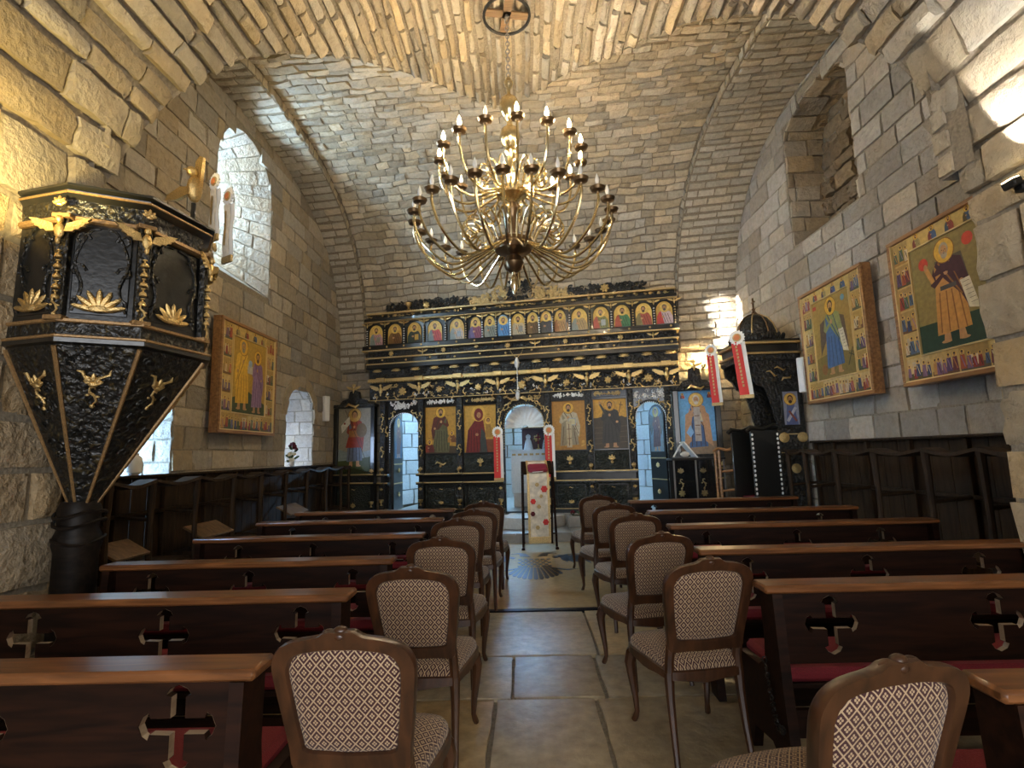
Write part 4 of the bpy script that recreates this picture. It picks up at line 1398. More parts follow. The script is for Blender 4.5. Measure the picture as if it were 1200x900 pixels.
        p.rect(A, B, ZA, ZA + H_ * .62, '3f3322'); p.poly([(A, ZA + H_ * .6), (A + .15, ZA + H_ * .64), (c, ZA + H_ * .58), (B - .1, ZA + H_ * .65), (B, ZA + H_ * .6), (B, ZA + H_ * .5), (A, ZA + H_ * .5)], '3f3322')
        for q in range(4): p.line(A, ZA + .1 + q * .1, B, ZA + .13 + q * .1, .012, '574a32')
        standing(p, c, ZA + .03, H_ * .93, '2d2b26', '25241f', hair='1f160f', dark='14130f', halo='c9952f', fat=1.25)
        p.poly([(c - .12, ZA + H_ * .72), (c - .2, ZA + H_ * .9), (c - .17, ZA + H_ * .91), (c - .07, ZA + H_ * .75)], '2d2b26'); p.ell(c - .185, ZA + H_ * .92, .02, .03, 'a87b50', 8)
        p.line(c + .14, ZA + H_ * .6, c + .22, ZA + H_ * .93, .012, '3a2a18'); p.line(c + .18, ZA + H_ * .88, c + .25, ZA + H_ * .86, .012, '3a2a18')
    p.done('icon_painting', IC, T(0, -.165, 0))

# door arches: carved surround, beaded edge, filigree above
for (a, b), zs, zt, tall in ((DL, 2.1, 2.40, 0), (HD, 2.1, 2.47, 1), (DR, 2.1, 2.40, 0)):
    c, h = (a + b) / 2, (b - a) / 2
    m = MB(); pts = [(a - .02, -.16, ZI(.45))] + [(c + (h + .02) * cos(pi - pi * k / 14), -.16, ZI(zs) + (zt - zs + .02) * sin(pi * k / 14)) for k in range(15)] + [(b + .02, -.16, ZI(.45))]
    m.tube(pts, .022, 6); m.build('arch_moulding', M_BLACK, IC)
    m = MB()
    for k in range(25):
        t = pi * k / 24; m.ell((c + (h - .005) * cos(t), -.17, ZI(zs) + (zt - zs - .005) * sin(t)), (.013, .013, .016), 6, 4)
    for k in range(11):
        for x in (a + .004, b - .004): m.ell((x, -.17, ZI(zs) - .05 * k), (.012, .012, .018), 6, 4)
    m.build('beaded_edge', M_GOLDP if tall else M_WHITE, IC)['kind'] = 'stuff'
    carve(IC, a - .02, b + .02, ZI(zt + .04), ZI(2.66), -.17, M_WHITE if not tall else M_GOLDP, 34 if not tall else 24, int(a * 100) + 900, sz=.036, name='filigree')
    carve(IC, a - .05, b + .05, ZI(2.69), ZI(3.0), -.2, M_BLACK, 18, int(a * 100) + 500)
    orn('rosette', IC, c, -.24, ZI(2.84), 1.5)
    for s_ in (-1, 1):
        orn('leaf', IC, c + s_ * h * .6, -.23, ZI(2.94), 1.1, rot=s_ * .4); orn('leaf', IC, c + s_ * h * .5, -.22, ZI(2.72), .8, rot=-s_ * .5)
        orn('scroll', IC, c + s_ * (h * .75), -.2, ZI(zt - .03), 1.1, rot=-s_ * .7)
        orn('scroll', IC, c + s_ * (h + .04), -.2, ZI(2.0), 1.1, rot=0 if s_ > 0 else pi)
# holy door: gilt foliage round the arch
for k in range(9):
    t = pi * (k + .5) / 9
    orn('leaf', IC, .045 + .49 * cos(t), -.2, ZI(2.12) + .45 * sin(t), .9, rot=-(t - pi / 2))

# entablature
def course_(name, mat, z0, z1, d, b=.004, a=E0, e=E1): return ibox(name, mat, a, e, .06, d, z0, z1, b)
course_('string_course', M_BLACKP, 2.655, 2.68, .24); course_('gilt_line', M_GOLDP, 2.667, 2.682, .252, 0)
course_('frieze', M_BLACK, 2.68, 3.04, .20)
course_('gilt_band', M_GOLD, 3.05, 3.125, .31, .01)
m = MB()
for k in range(110):
    u = E0 + .03 + (E1 - E0 - .06) * k / 109; m.box(u - .014, u + .014, -.335, -.30, ZI(3.035), ZI(3.06))
m.build('dentils', M_GOLDP, IC)['kind'] = 'stuff'
for u in PIL: ibox('gilt_block', M_GOLD, u - .09, u + .09, .30, .345, 3.045, 3.135, .006)
course_('dark_frieze', M_BLACK, 3.125, 3.33, .22)
course_('cornice', M_BLACKP, 3.33, 3.44, .32, .01, E0 - .03, E1 + .02); course_('gilt_line', M_GOLDP, 3.42, 3.444, .332, 0, E0 - .03, E1 + .02)
course_('cornice', M_BLACKP, 3.44, 3.57, .30, .01); course_('gilt_line', M_GOLDP, 3.545, 3.572, .345, 0, E0 - .05, E1 + .03)
course_('cornice', M_BLACK, 3.57, 3.72, .30, .01); course_('gilt_line', M_GOLDP, 3.70, 3.726, .385, 0, E0 - .10, E1 + .05)
course_('cornice', M_BLACKP, 3.726, 3.82, .37, .01, E0 - .10, E1 + .05)
carve(IC, E0, E1, ZI(3.14), ZI(3.33), -.222, M_BLACK, 60, 71, sz=.06)
carve(IC, E0 + .05, E1 - .05, ZI(2.70), ZI(3.02), -.212, M_GOLDP, 60, 74, sz=.034, name='gilt_carving')
carve(IC, E0 + .05, E1 - .05, ZI(2.70), ZI(2.86), -.212, M_WHITE, 26, 75, sz=.03, name='silver_carving')
carve(IC, E0 + .05, E1 - .05, ZI(4.43), ZI(4.50), -.25, M_GOLDP, 40, 76, sz=.03, name='gilt_carving')
carve(IC, E0, E1, ZI(3.46), ZI(3.55), -.302, M_BLACK, 50, 72, sz=.04)
carve(IC, E0, E1, ZI(3.58), ZI(3.70), -.302, M_BLACK, 60, 73, sz=.05)
for k in range(15):
    u = -3.05 + k * .425; orn('shell', IC, u, -.25, ZI(3.27), .95, .8)
for k in range(12): orn('sprig', IC, -2.9 + k * .53, -.32, ZI(3.50), .5, rot=pi * (k % 2))
for k, u in enumerate((-2.7, -2.0, -1.55, -.85, -.2, .35, .95, 1.5, 2.0, 2.6)): orn(('rosette', 'wings', 'rosette', 'sprig')[k % 4], IC, u, -.32, ZI(3.64), (1.0, .55, .9, .9)[k % 4])
for k in range(17): orn('rosette', IC, -3.15 + k * .38, -.385, ZI(3.775), .38)

# apostle row
ROWU = [-3.10, -2.71, -2.23, -1.77, -1.29, -.89, -.59, -.31, .0, .30, .57, .85, 1.23, 1.65, 2.05, 2.46, 2.84]
ROWU[1] = -2.67
course_('row_board', M_BLACKP, 3.82, 4.40, .20, .004, E0 - .10, E1 + .04)
cols = [('7d8a86', 'b98d92', '8a877c'), ('7c5a2e', '6d4b25', None), ('2c3a33', '26312c', 'c9a24a'), ('75807f', 'b9433a', None), ('7b8480', 'b9a58f', '8d98a0'), ('6a5a82', '8f4a5c', None), ('8d8f7e', '7f8478', None), ('5f93c4', '4f86bd', None), ('b0a58c', 'c4b08a', '8c8c86'), ('6d5630', '5a4528', None), ('4a4a46', '3d3e44', None), ('8a5a30', 'b08a58', None), ('7f8a84', 'a38a5c', None), ('a84a3a', '7b7a45', '9aa2a8'), ('a5462f', '3f7a4e', None), ('7d7042', 'a14a38', None), ('c23f3a', 'c9b0b2', None)]
for i, u in enumerate(ROWU):
    w = .155 if (i < 5 or i > 11) else (.115 if i != 8 else .14)
    z0, z1, zs_ = 3.86, 4.30, 4.12
    p = Pic()
    P = arch_poly(u - w, u + w, ZI(z0), ZI(zs_), ZI(z1), 12)
    p.poly(P, ('d8b45c', 'c9a04a', 'cfa850')[i % 3] if i != 7 else '7fb0d8')
    bust(p, u + RND.uniform(-.01, .01), ZI(z0) + .002, .40, cols[i][0], cols[i][1], halo='dcb960', ring='c9a24c', hair=('3a2a1e', '55504a', '2a1c14')[i % 3], book=cols[i][2])
    p.done('apostle_icon', IC, T(0, -.212, 0))
    m = MB()
    pts = [(x, -.215, z) for x, z in arch_poly(u - w - .006, u + w + .006, ZI(z0), ZI(zs_), ZI(z1) + .006, 14)]
    m.tube(pts, .009, 5, closed=True); m.build('icon_arch', M_BLACKP, IC)
edges = [(ROWU[i] + ROWU[i + 1]) / 2 for i in range(16)]
edges = [ROWU[0] - .19] + edges + [ROWU[-1] + .19]
for i, u in enumerate(edges):
    m = MB()
    m.tube([(u, -.235, ZI(3.84)), (u, -.235, ZI(4.22))], .016, 6)
    m.build('colonnette', M_BLACKP, IC)
    m = MB()
    for k in range(7): m.ell((u, -.245, ZI(3.87) + k * .05), (.019, .016, .014), 6, 4)
    m.build('colonnette_beads', M_GOLDP if i % 2 else M_WHITE, IC)['kind'] = 'stuff'
    orn('wings', IC, u, -.235, ZI(4.30), .62, .55)
course_('cornice', M_BLACKP, 4.36, 4.43, .30, .008, E0 - .10, E1 + .05); course_('gilt_line', M_GOLDP, 4.345, 4.362, .29, 0, E0 - .10, E1 + .05)
course_('frieze', M_BLACK, 4.43, 4.50, .24, .004, E0 - .03, E1 + .02); course_('gilt_line', M_GOLDP, 4.50, 4.535, .33, 0, E0 - .03, E1 + .03)
for k in range(22): orn(('leaf', 'sprig', 'rosette')[k % 3], IC, -3.2 + k * .29, -.29, ZI(4.465 if k % 3 else 4.455), .62)
# pierced cresting of leaves, higher over the holy door
def crest(x0, x1, hfun, n, seed, mat, name, y=-.2):
    r = random.Random(seed); m = MB()
    for k in range(n):
        f = (k + .5) / n; x = x0 + (x1 - x0) * f; h = hfun(f)
        for q in range(3):
            a = r.uniform(-2.6, 2.6); cx, cz = x + r.uniform(-.06, .06), ZI(4.53) + h * r.uniform(.12, .8)
            R = .058 * r.uniform(.7, 1.2); a0 = r.uniform(0, 6.28); dr = r.choice((-1, 1))
            m.tube([(cx + R * (1 - .7 * t / 7) * cos(a0 + dr * t * .65), y, cz + R * (1 - .7 * t / 7) * sin(a0 + dr * t * .65)) for t in range(8)], [.021 - .0014 * t for t in range(8)], 5)
            m.M = T(cx, y, cz) @ RY(a); m.ell((0, 0, .03), (.026, .016, .036), 6, 4); m.M = Matrix()
    m.box(x0, x1, y - .015, y + .015, ZI(4.53), ZI(4.57))
    o = m.build(name, mat, IC, angle=60); o['kind'] = 'stuff'
    return o
crest(-2.85, -1.0, lambda f: .20 + .06 * sin(pi * f) + .05 * f, 34, 11, M_BLACK, 'cresting')
crest(1.05, 2.5, lambda f: .29 - .06 * f, 28, 12, M_BLACK, 'cresting')
crest(-1.0, -.25, lambda f: .18 + .3 * f, 15, 13, M_GOLDP, 'gilt_cresting')
crest(.3, 1.05, lambda f: .48 - .25 * f, 15, 14, M_GOLDP, 'gilt_cresting')
crest(-.25, .3, lambda f: .6, 12, 15, M_BLACK, 'cresting')
orn('rosette', IC, -1.95, -.23, ZI(4.64), 1.3); orn('urn', IC, -2.35, -.23, ZI(4.58), 1.3); orn('rosette', IC, 1.75, -.23, ZI(4.66), 1.5)
m = MB(); m.box(-.015, .045, -.22, -.18, ZI(4.9), ZI(5.35), .01); m.box(-.12, .15, -.22, -.18, ZI(5.18), ZI(5.24), .01); m.build('top_cross', M_GOLD, IC)

# door leaves: left swung far in, right half open with a painted figure
for (hx, sgn, ang, wd) in ((DL[0] + .02, 1, 96, .58), (DR[1] - .02, -1, 60, .52)):
    piv = T(hx, -.05, ZI(.38)) @ RZ(radians(ang) * sgn)
    m = MB(); P = [(0, .02), (sgn * wd, .02), (sgn * wd, 1.75)] + [(sgn * (wd / 2 + wd / 2 * cos(pi * k / 8)), 1.75 + .24 * sin(pi * k / 8)) for k in range(1, 8)] + [(0, 1.75)]
    m.prism(P, -.02, .02, 'y'); leaf_ = m.build('door_leaf', M_BLACKP, IC, angle=30); leaf_.matrix_local = piv
    p = Pic(); cx = sgn * wd / 2
    p.poly(arch_poly(cx - wd * .42, cx + wd * .42, 1.08, 1.75, 1.95, 10), '6f8088' if sgn < 0 else '3d5a70')
    standing(p, cx, 1.1, .82, '6a4a44', '7a4e3c', halo='c9a24a', beard=False, wings='5a5a52')
    p.done('door_painting', leaf_, T(0, -.024, 0))
    for z in (.55, .95):
        m = MB(); m.box(min(0, sgn * wd), max(0, sgn * wd), -.03, -.02, z, z + .02); m.build('gilt_line', M_GOLDP, leaf_)
    for z in (.3, .8): orn('sprig', leaf_, cx, -.03, z, 1.1)

# semicircular step in front of the holy door
m = MB()
P = [(.72 * cos(pi + pi * k / 20), -.03 + .6 * sin(pi + pi * k / 20)) for k in range(21)] + [(.72, -.02), (.33, -.02), (.33, .24), (-.37, .24), (-.37, -.02), (-.72, -.02)]
m.prism(P, .0, .19, 'z'); m.M = Matrix()
st = m.build('rounded_step', M_APSE, None, angle=40); st.location = scr(.07, .15, .24); st.rotation_euler.z = -SA
tag(st, 'pale rounded stone step before the holy door of the screen', 'step')

# ------------------------------------------------------------------ icons in black frames either side of the screen
def side_icon(name, label, u0, u1, z0, z1, d, paint, ztop):
    t = thing(name, label, 'icon', scr((u0 + u1) / 2, .15, d), -SA)
    w = (u1 - u0) / 2
    zi = lambda z: z - .15
    m = MB()
    for s in (-1, 1): m.box(s * w - s * .09 if s > 0 else -w, w if s > 0 else -w + .09, -.06, .08, 0, zi(z1) + .08, .008)
    m.build('frame_post', M_BLACKP, t)
    m = MB(); m.box(-w - .03, w + .03, -.1, .08, zi(z1) + .08, zi(z1) + .15, .01); m.build('cornice', M_BLACK, t)
    m = MB(); P = [(-w * .72, zi(z1) + .15), (w * .72, zi(z1) + .15), (w * .55, zi(z1) + .24), (w * .28, zi(z1) + .27), (.1, zi(ztop) - .06), (0, zi(ztop) - .02), (-.1, zi(ztop) - .06), (-w * .28, zi(z1) + .27), (-w * .55, zi(z1) + .24)]
    m.prism(P, -.05, .03, 'y'); m.build('crest', M_BLACK, t)
    orn('wings', t, 0, -.07, zi(ztop) - .0, .8); orn('leaf', t, 0, -.11, zi(z1) + .115, 1.6); orn('sprig', t, 0, -.06, zi(ztop) + .05, .9)
    m = MB(); m.box(-w + .09, w - .09, .0, .05, 0, zi(z1) + .08); m.build('back_board', M_BLACK, t)
    for zz in (.95, 1.12):
        m = MB(); m.box(-w, w, -.1, 0, zi(zz), zi(zz) + .045, .006); m.build('ledge', M_BLACKP, t)
        m = MB(); m.box(-w, w, -.11, -.1, zi(zz) + .02, zi(zz) + .047); m.build('gilt_line', M_GOLDP, t)
    m = MB(); m.box(-w + .1, w - .1, -.03, .0, .2, zi(.92)); m.build('lower_panel', M_GREENBLK, t)
    orn('sprig', t, 0, -.04, .35, 1.2); orn('urn', t, w - .045, -.09, .35, 1.0); orn('sprig', t, w - .045, -.08, zi(1.2), 1.0); orn('leaf', t, 0, -.04, .7, .5)
    p = Pic(); paint(p, -w + .1, w - .1, zi(z0), zi(z1) + .07); p.done('icon_painting', t, T(0, -.012, 0))
    return t


def warrior(p, a, b, z0, z1):
    H = z1 - z0; c = (a + b) / 2
    p.rect(a, b, z0, z1, '8c8470'); p.poly([(a, z0), (b, z0), (b, z0 + H * .36), (c, z0 + H * .3), (a, z0 + H * .38)], '7f8a88')
    p.poly([(a, z0), (b, z0), (b, z0 + H * .26), (c, z0 + H * .22), (a, z0 + H * .2)], '3f4a26'); p.poly([(a, z0 + .0), (c, z0 + H * .1), (b, z0), (b, z0 + .02)], '2c331c')
    standing(p, c, z0 + H * .12, H * .86, '5f6a7a', '8e3a24', halo='c09a50', beard=False, hair='4a3322')
    p.rect(c - .13, c + .13, z0 + H * .5, z0 + H * .66, '9a6a34'); p.ell(c + .16, z0 + H * .66, .12, .15, '6a5634', 16)
    p.poly([(c - .2, z0 + H * .4), (c + .18, z0 + H * .4), (c + .12, z0 + H * .56), (c - .14, z0 + H * .56)], '8a3322')
    p.line(c - .22, z0 + H * .98, c + .25, z0 + H * .22, .012, '4a3b28'); p.poly([(a + .06, z0 + H * .74), (c - .12, z0 + H * .88), (c - .1, z0 + H * .77), (a + .08, z0 + H * .62)], 'cfc8b4'); p.ell(a + .14, z0 + H * .77, .025, .025, '8e3a24', 8)


def bishop(p, a, b, z0, z1):
    H = z1 - z0; c = (a + b) / 2
    p.rect(a, b, z0, z1, '5c9fd2'); p.rect(a, b, z0, z0 + H * .2, '8a7357')
    standing(p, c, z0 + .03, H * .92, '2f5484', 'b58a62', halo='d8b45c', hair='c9c0ae', book=True, feet=False, fat=1.0)
    for s in (-1, 1): p.poly([(c + s * .05, z0 + H * .72), (c + s * .2, z0 + H * .62), (c + s * .24, z0 + H * .12), (c + s * .12, z0 + H * .2), (c + s * .1, z0 + H * .5)], 'b48a63')
    p.rect(c - .055, c + .055, z0 + H * .2, z0 + H * .74, 'a9a097')
    for k in range(3): p.line(c - .04, z0 + H * (.3 + .15 * k), c + .04, z0 + H * (.3 + .15 * k), .016, '6a4a3a')
    p.poly([(c - .2, z0 + H * .34), (c - .12, z0 + H * .46), (c - .07, z0 + H * .34), (c - .13, z0 + H * .26)], '7fb2dc')
    for s in (-1, 1): bust(p, c + s * (b - a) * .38, z0 + H * .88, .1, '5a3a4a', 'a8402e')


side_icon('side_icon', 'icon of a red-cloaked warrior holding a flag, in a black frame', -4.0, -3.06, 1.16, 2.46, .28, warrior, 2.93)
side_icon('side_icon', 'bright blue icon of a robed bishop, in a black frame', 2.86, 3.66, 1.40, 2.46, .45, bishop, 2.98)

# ------------------------------------------------------------------ sanctuary seen through the holy door
M_DKRED = plain('dark_red_lacquer', (0.05, 0.008, 0.012), .5)
AL = scr(.05, .15, -1.35)
mb = MB(); mb.box(-3.0, 3.0, -.7, 3.2, -.14, .2); mb.M = Matrix()
sf_ = mb.build('floor_sanctuary', M_GREYST); sf_.location = scr(0, .15, -.75) ; sf_.rotation_euler.z = -SA; sf_['kind'] = 'structure'; sf_['label'] = 'raised stone floor of the sanctuary'
t = thing('altar_table', 'altar under a white cloth beyond the holy door', 'altar', (AL.x, AL.y, .35), -SA)
m = MB(); m.box(-.5, .5, -.35, .35, 0, 1.20, .01); m.build('altar_body', M_APSE, t)
m = MB()
rows = []
for k in range(41):
    f = k / 40; x = -.53 + 1.06 * f; wv = .012 * sin(f * 60)
    rows.append([(x, -.37, 1.22), (x, -.385, 1.20), (x, -.385 + wv, 1.0), (x, -.38 - wv, .65), (x, -.39 + wv, .30)])
m.grid(rows); m.box(-.53, .53, -.38, .38, 1.205, 1.225, .006); m.build('altar_cloth', M_CLOTH, t)
m = MB()
for k in range(8): m.box(-.5 + k * .13, -.42 + k * .13, -.392, -.388, 1.10, 1.14)
m.build('cloth_trim', M_GOLDP, t)
for x, h in ((-.2, .33), (.2, .33)):
    m = MB(); m.lathe([(.10, 0), (.10, .02), (.085, .10), (.06, .2), (.04, .24), (.055, .27), (.05, .31), (.02, h), (.002, h + .01)], 14)
    o = m.build('veiled_lamp', M_CLOTH); o.location = (AL.x + x, AL.y - .1, 1.576); tag(o, 'white veiled altar lamp on the cloth, on the %s side of the red cross' % ('pulpit' if x < 0 else 'throne'), 'lamp', 'veiled lamps on the altar')
t = thing('altar_cross', 'small dark red cross on a foot at the middle of the altar', 'cross', (AL.x + .02, AL.y - .12, 1.576))
m = MB(); m.lathe([(.05, 0), (.05, .015), (.015, .03), (.012, .12)], 10); m.build('foot', M_GOLD, t)
m = MB(); m.box(-.014, .014, -.01, .01, .11, .36, .003); m.box(-.07, .07, -.01, .01, .25, .28, .003); m.build('cross_bars', M_RED, t)
t = thing('tabernacle', 'dark red tabernacle box standing behind the altar cross', 'tabernacle', (AL.x, AL.y + .18, 1.576))
m = MB(); m.box(-.34, .34, -.1, .12, 0, .46, .01); m.build('casket', M_DKRED, t)
m = MB(); m.prism([(-.37, .46), (.37, .46), (0, .60)], -.12, .13, 'y'); m.build('roof', M_DKRED, t)
orn('rosette', t, 0, -.105, .25, 1.4)
t = thing('door_curtain', 'pleated white shell-shaped curtain hanging in the holy door arch', 'curtain', (scr(.045, 0, .02).x, scr(.045, 0, .02).y, 1.98), -SA)
m = MB()
rows = []
for q in range(7):
    rr = .06 + .36 * q / 6
    rows.append([(rr * cos(pi * k / 48) * .98, .02 + .018 * (q / 6) * sin(k * 1.3), .02 + (.45 - .02) - (.43 - rr * 1.05 * sin(pi * k / 48)) * 1.0) for k in range(49)])
m.grid(rows); m.build('pleated_shell', M_CLOTH, t)
m = MB(); m.tube([(-.40, .02, .02), (.40, .02, .02)], .008, 6); m.build('curtain_rod', M_BRASS, t)

# sashes hanging on both sides of the holy door
def sash(label, loc, rz, L=.82, twin=True, group='red and white sashes with rosettes', red=M_RED, scale=1.0, white_only=False, lean=0.0):
    t = thing('rosette_sash', label, 'sash', loc, rz, group)
    m = MB()
    P = [((.105 + .01 * cos(16 * a)) * cos(a), (.105 + .01 * cos(16 * a)) * sin(a)) for a in [2 * pi * k / 64 for k in range(64)]]
    m.prism([(x * scale, z * scale) for x, z in P], -.015, .0, 'y'); m.build('rosette', M_WHITE, t)
    m = MB(); m.M = RX(pi / 2); m.lathe([(.062 * scale, .012), (.06 * scale, .02), (.03 * scale, .024)], 20); m.build('rosette_ring', M_GOLDP, t)
    m = MB(); m.M = RX(pi / 2); m.lathe([(.045 * scale, .02), (.04 * scale, .027), (.01 * scale, .03)], 16); m.build('rosette_centre', M_ORANGE, t)
    for (x0, x1, yy, mat, nm) in ((-.085, .045, -.006, red, 'ribbon'), (-.01, .10, .006, M_WHITE, 'ribbon')):
        m = MB(); rows = []
        for k in range(11):
            f = k / 10; z = -.06 - L * f; wv = .006 * sin(f * 9 + x0 * 20)
            rows.append([(x0 * scale + lean * f, yy + wv, z), ((x0 + x1) / 2 * scale + lean * f, yy + wv - .004, z), (x1 * scale + lean * f, yy + wv, z)])
        m.grid(rows); o = m.build(nm, mat, t)
        if mat is red:
            m = MB()
            for k in range(12):
                z = -.12 - (L - .16) * k / 12; m.box((x0 + .055) * scale + lean * k / 12, (x0 + .082) * scale + lean * k / 12, yy - .016, yy - .012, z - .035, z, .0)
            m.build('gold_lettering', M_GOLDP, o)
    m = MB(); m.box(-.088 * scale + lean, .104 * scale + lean, -.01, .01, -.06 - L - .05, -.06 - L); m.build('fringe', M_GOLDP, t)
    return t


M_ORANGE = plain('orange_enamel', (0.65, 0.20, 0.06), .4)
M_RIBBON = plain('red_ribbon', (0.62, 0.035, 0.03), .6, bump=.2, bscale=150)
for u, lb in ((-.43, 'beside the icon of the mother and child'), (.575, 'beside the icon of the bearded bishop')):
    q = scr(u, 1.92, .40)
    sash('red and white rosette sash %s' % lb, q, -SA, .82, red=M_RIBBON)

# hanging lamp before the holy door
q = scr(.02, 0, .55)
t = thing('hanging_lamp', 'slim silver sanctuary lamp on chains before the holy door', 'lamp', (q.x, q.y, 2.5))
m = MB(); m.lathe([(.004, 0), (.03, .03), (.045, .1), (.03, .16), (.05, .18), (.02, .2)], 12); m.build('lamp_bowl', M_WHITE, t)
m = MB(); m.tube([(0, 0, .2), (0, 0, .62)], .006, 6)
for k in range(12): m.ell((0, 0, .23 + k * .035), (.012, .012, .014), 6, 4)
m.build('chain', M_WHITE, t)
m = MB(); m.lathe([(.01, .62), (.04, .66), (.05, .74), (.03, .8), (.012, .84)], 10); m.build('crown_cup', M_WHITE, t)
m = MB()
for s in (-1, 1): m.tube([(0, 0, .82), (s * .1, 0, .93), (s * .12, .15, 1.02)], .006, 5)
m.build('hanger', M_GOLDP, t)

# ------------------------------------------------------------------ chandelier
CX, CY = -.05, 5.5
t = thing('chandelier', 'large two-tier brass chandelier with candle bulbs hanging in the nave', 'chandelier', (CX, CY, 3.2))
zc = lambda z: z - 3.2
m = MB(); m.lathe([(.012, zc(3.22)), (.03, zc(3.26)), (.045, zc(3.33)), (.04, zc(3.40)), (.018, zc(3.44)), (.03, zc(3.47))], 16); m.build('pendant', M_BRASS, t)
m = MB(); m.lathe([(.03, zc(3.46)), (.09, zc(3.50)), (.115, zc(3.57)), (.09, zc(3.64)), (.05, zc(3.66)), (.08, zc(3.68)), (.2, zc(3.71)), (.235, zc(3.77)), (.22, zc(3.82)), (.10, zc(3.86)), (.06, zc(3.9)), (.075, zc(3.97)), (.055, zc(4.05)), (.07, zc(4.12)), (.10, zc(4.18)), (.06, zc(4.24)), (.045, zc(4.28))], 24); m.build('lower_hub', M_BRONZE, t)
m = MB(); m.lathe([(.05, zc(4.27)), (.085, zc(4.30)), (.17, zc(4.35)), (.18, zc(4.41)), (.13, zc(4.45)), (.06, zc(4.48)), (.05, zc(4.55)), (.075, zc(4.62)), (.05, zc(4.7)), (.04, zc(4.82)), (.07, zc(4.88)), (.045, zc(4.94))], 24); m.build('upper_hub', M_BRASS, t)
m = MB(); m.lathe([(.05, zc(4.93)), (.10, zc(4.99)), (.12, zc(5.07)), (.10, zc(5.15)), (.04, zc(5.2)), (.03, zc(5.26)), (.06, zc(5.29)), (.10, zc(5.36)), (.115, zc(5.44)), (.1, zc(5.52)), (.05, zc(5.57)), (.02, zc(5.6)), (.02, zc(5.66)), (.045, zc(5.70)), (.055, zc(5.74)), (.03, zc(5.79)), (.012, zc(5.82))], 20); m.build('stem_balls', M_BRASS, t)
m = MB()
for k in range(16):
    z = zc(5.84) + k * .05; a = (k % 2) * pi / 2
    m.tube([(.022 * cos(q) * cos(a), .022 * cos(q) * sin(a), z + .034 * sin(q)) for q in [2 * pi * i / 8 for i in range(8)]], .0065, 5, closed=True)
m.build('chain', M_STEEL, t)
# iron wheel and wooden cross on the vault
m = MB(); m.tube([(.27 * cos(q), .27 * sin(q), zc(6.60)) for q in [2 * pi * i / 24 for i in range(24)]], .018, 6, closed=True); m.build('iron_wheel', M_IRON, t)
for a in (radians(10), radians(100)):
    m = MB(); m.M = T(0, 0, zc(6.625)) @ RZ(a); m.box(-.27, .27, -.05, .05, -.012, .012, .003); m.build('wooden_bar', M_PALEWOOD, t)
m = MB()
for k in range(5):
    z = zc(6.60) - k * .02; m.tube([(.03 * sin(k), .03 * cos(k), z + .03), (-.02, .02, z)], .008, 5)
m.tube([(0, 0, zc(6.66)), (0, 0, zc(6.58))], .02, 6); m.build('hook', M_STEEL, t)


def spline(pts, n=5):
    out = []
    P = [Vector(p) for p in pts]
    for i in range(len(P) - 1):
        p0, p1, p2, p3 = P[max(i - 1, 0)], P[i], P[i + 1], P[min(i + 2, len(P) - 1)]
        for k in range(n):
            q = k / n
            out.append(.5 * ((2 * p1) + (p2 - p0) * q + (2 * p0 - 5 * p1 + 4 * p2 - p3) * q * q + (-p0 + 3 * p1 - 3 * p2 + p3) * q ** 3))
    out.append(P[-1])
    return out


def arm_meshes(r0, z0, dip, R, zcup):
    m = MB(); m.tube(spline([(r0, 0, z0), (r0 + (R - r0) * .22, 0, z0 - dip * .45), (r0 + (R - r0) * .55, 0, z0 - dip), (r0 + (R - r0) * .86, 0, z0 - dip * .35), (R - .005, 0, z0 + (zcup - z0) * .5), (R, 0, zcup)]), .0145, 6)
    am = m.mesh('arm', M_BRASS)
    m = MB(); q = R * .25
    m.tube(spline([(r0 + .02, 0, z0 + .02), (r0 + q * .5, 0, z0 + .22), (r0 + q * 1.1, 0, z0 + .26), (r0 + q * 1.35, 0, z0 + .14), (r0 + q * 1.0, 0, z0 + .06), (r0 + q * .75, 0, z0 + .13), (r0 + q * .95, 0, z0 + .17)], 4), .011, 5)
    sm_ = m.mesh('scroll', M_BRASS)
    m = MB(); m.lathe([(.012, zcup - .03), (.02, zcup - .01), (.064, zcup + .005), (.078, zcup + .034), (.07, zcup + .038), (.03, zcup + .02), (.014, zcup + .02)], 14, (R, 0, 0)); cu = m.mesh('drip_cup', M_BRONZE)
    m = MB(); m.lathe([(.014, zcup + .02), (.014, zcup + .07), (.011, zcup + .075)], 8, (R, 0, 0)); sk = m.mesh('candle_socket', M_BRASS)
    m = MB(); m.lathe([(.010, zcup + .072), (.020, zcup + .092), (.023, zcup + .115), (.015, zcup + .15), (.002, zcup + .185)], 10, (R, 0, 0)); b0 = m.mesh('bulb', M_BULB)
    b1 = b0.copy(); b1.materials.clear(); b1.materials.append(M_BULBOFF)
    return am, sm_, cu, sk, b0, b1


for (n, r0, z0, dip, R, zcup, lit, off) in ((16, .13, zc(4.40), .14, .80, zc(4.74), {0, 1, 2, 3, 4, 7, 8, 9, 10, 12, 13, 14, 15}, 0.1), (26, .2, zc(3.77), .26, 1.08, zc(4.03), set(), 0.06)):
    am, scm, cu, sk, b0, b1 = arm_meshes(r0, z0, dip, R, zcup)
    for k in range(n):
        M = RZ(2 * pi * k / n + off)
        a = link('arm', am, t, M)
        link('scroll', scm, a); link('drip_cup', cu, a); link('candle_socket', sk, a); link('bulb', b0 if k in lit else b1, a)
        if k in lit:
            ang = 2 * pi * k / n + off
            light('chandelier_bulb_light', 'POINT', (CX + R * cos(ang), CY + R * sin(ang), 3.2 + zcup + .12), BULB_W, (1.0, .80, .52), size=.03)

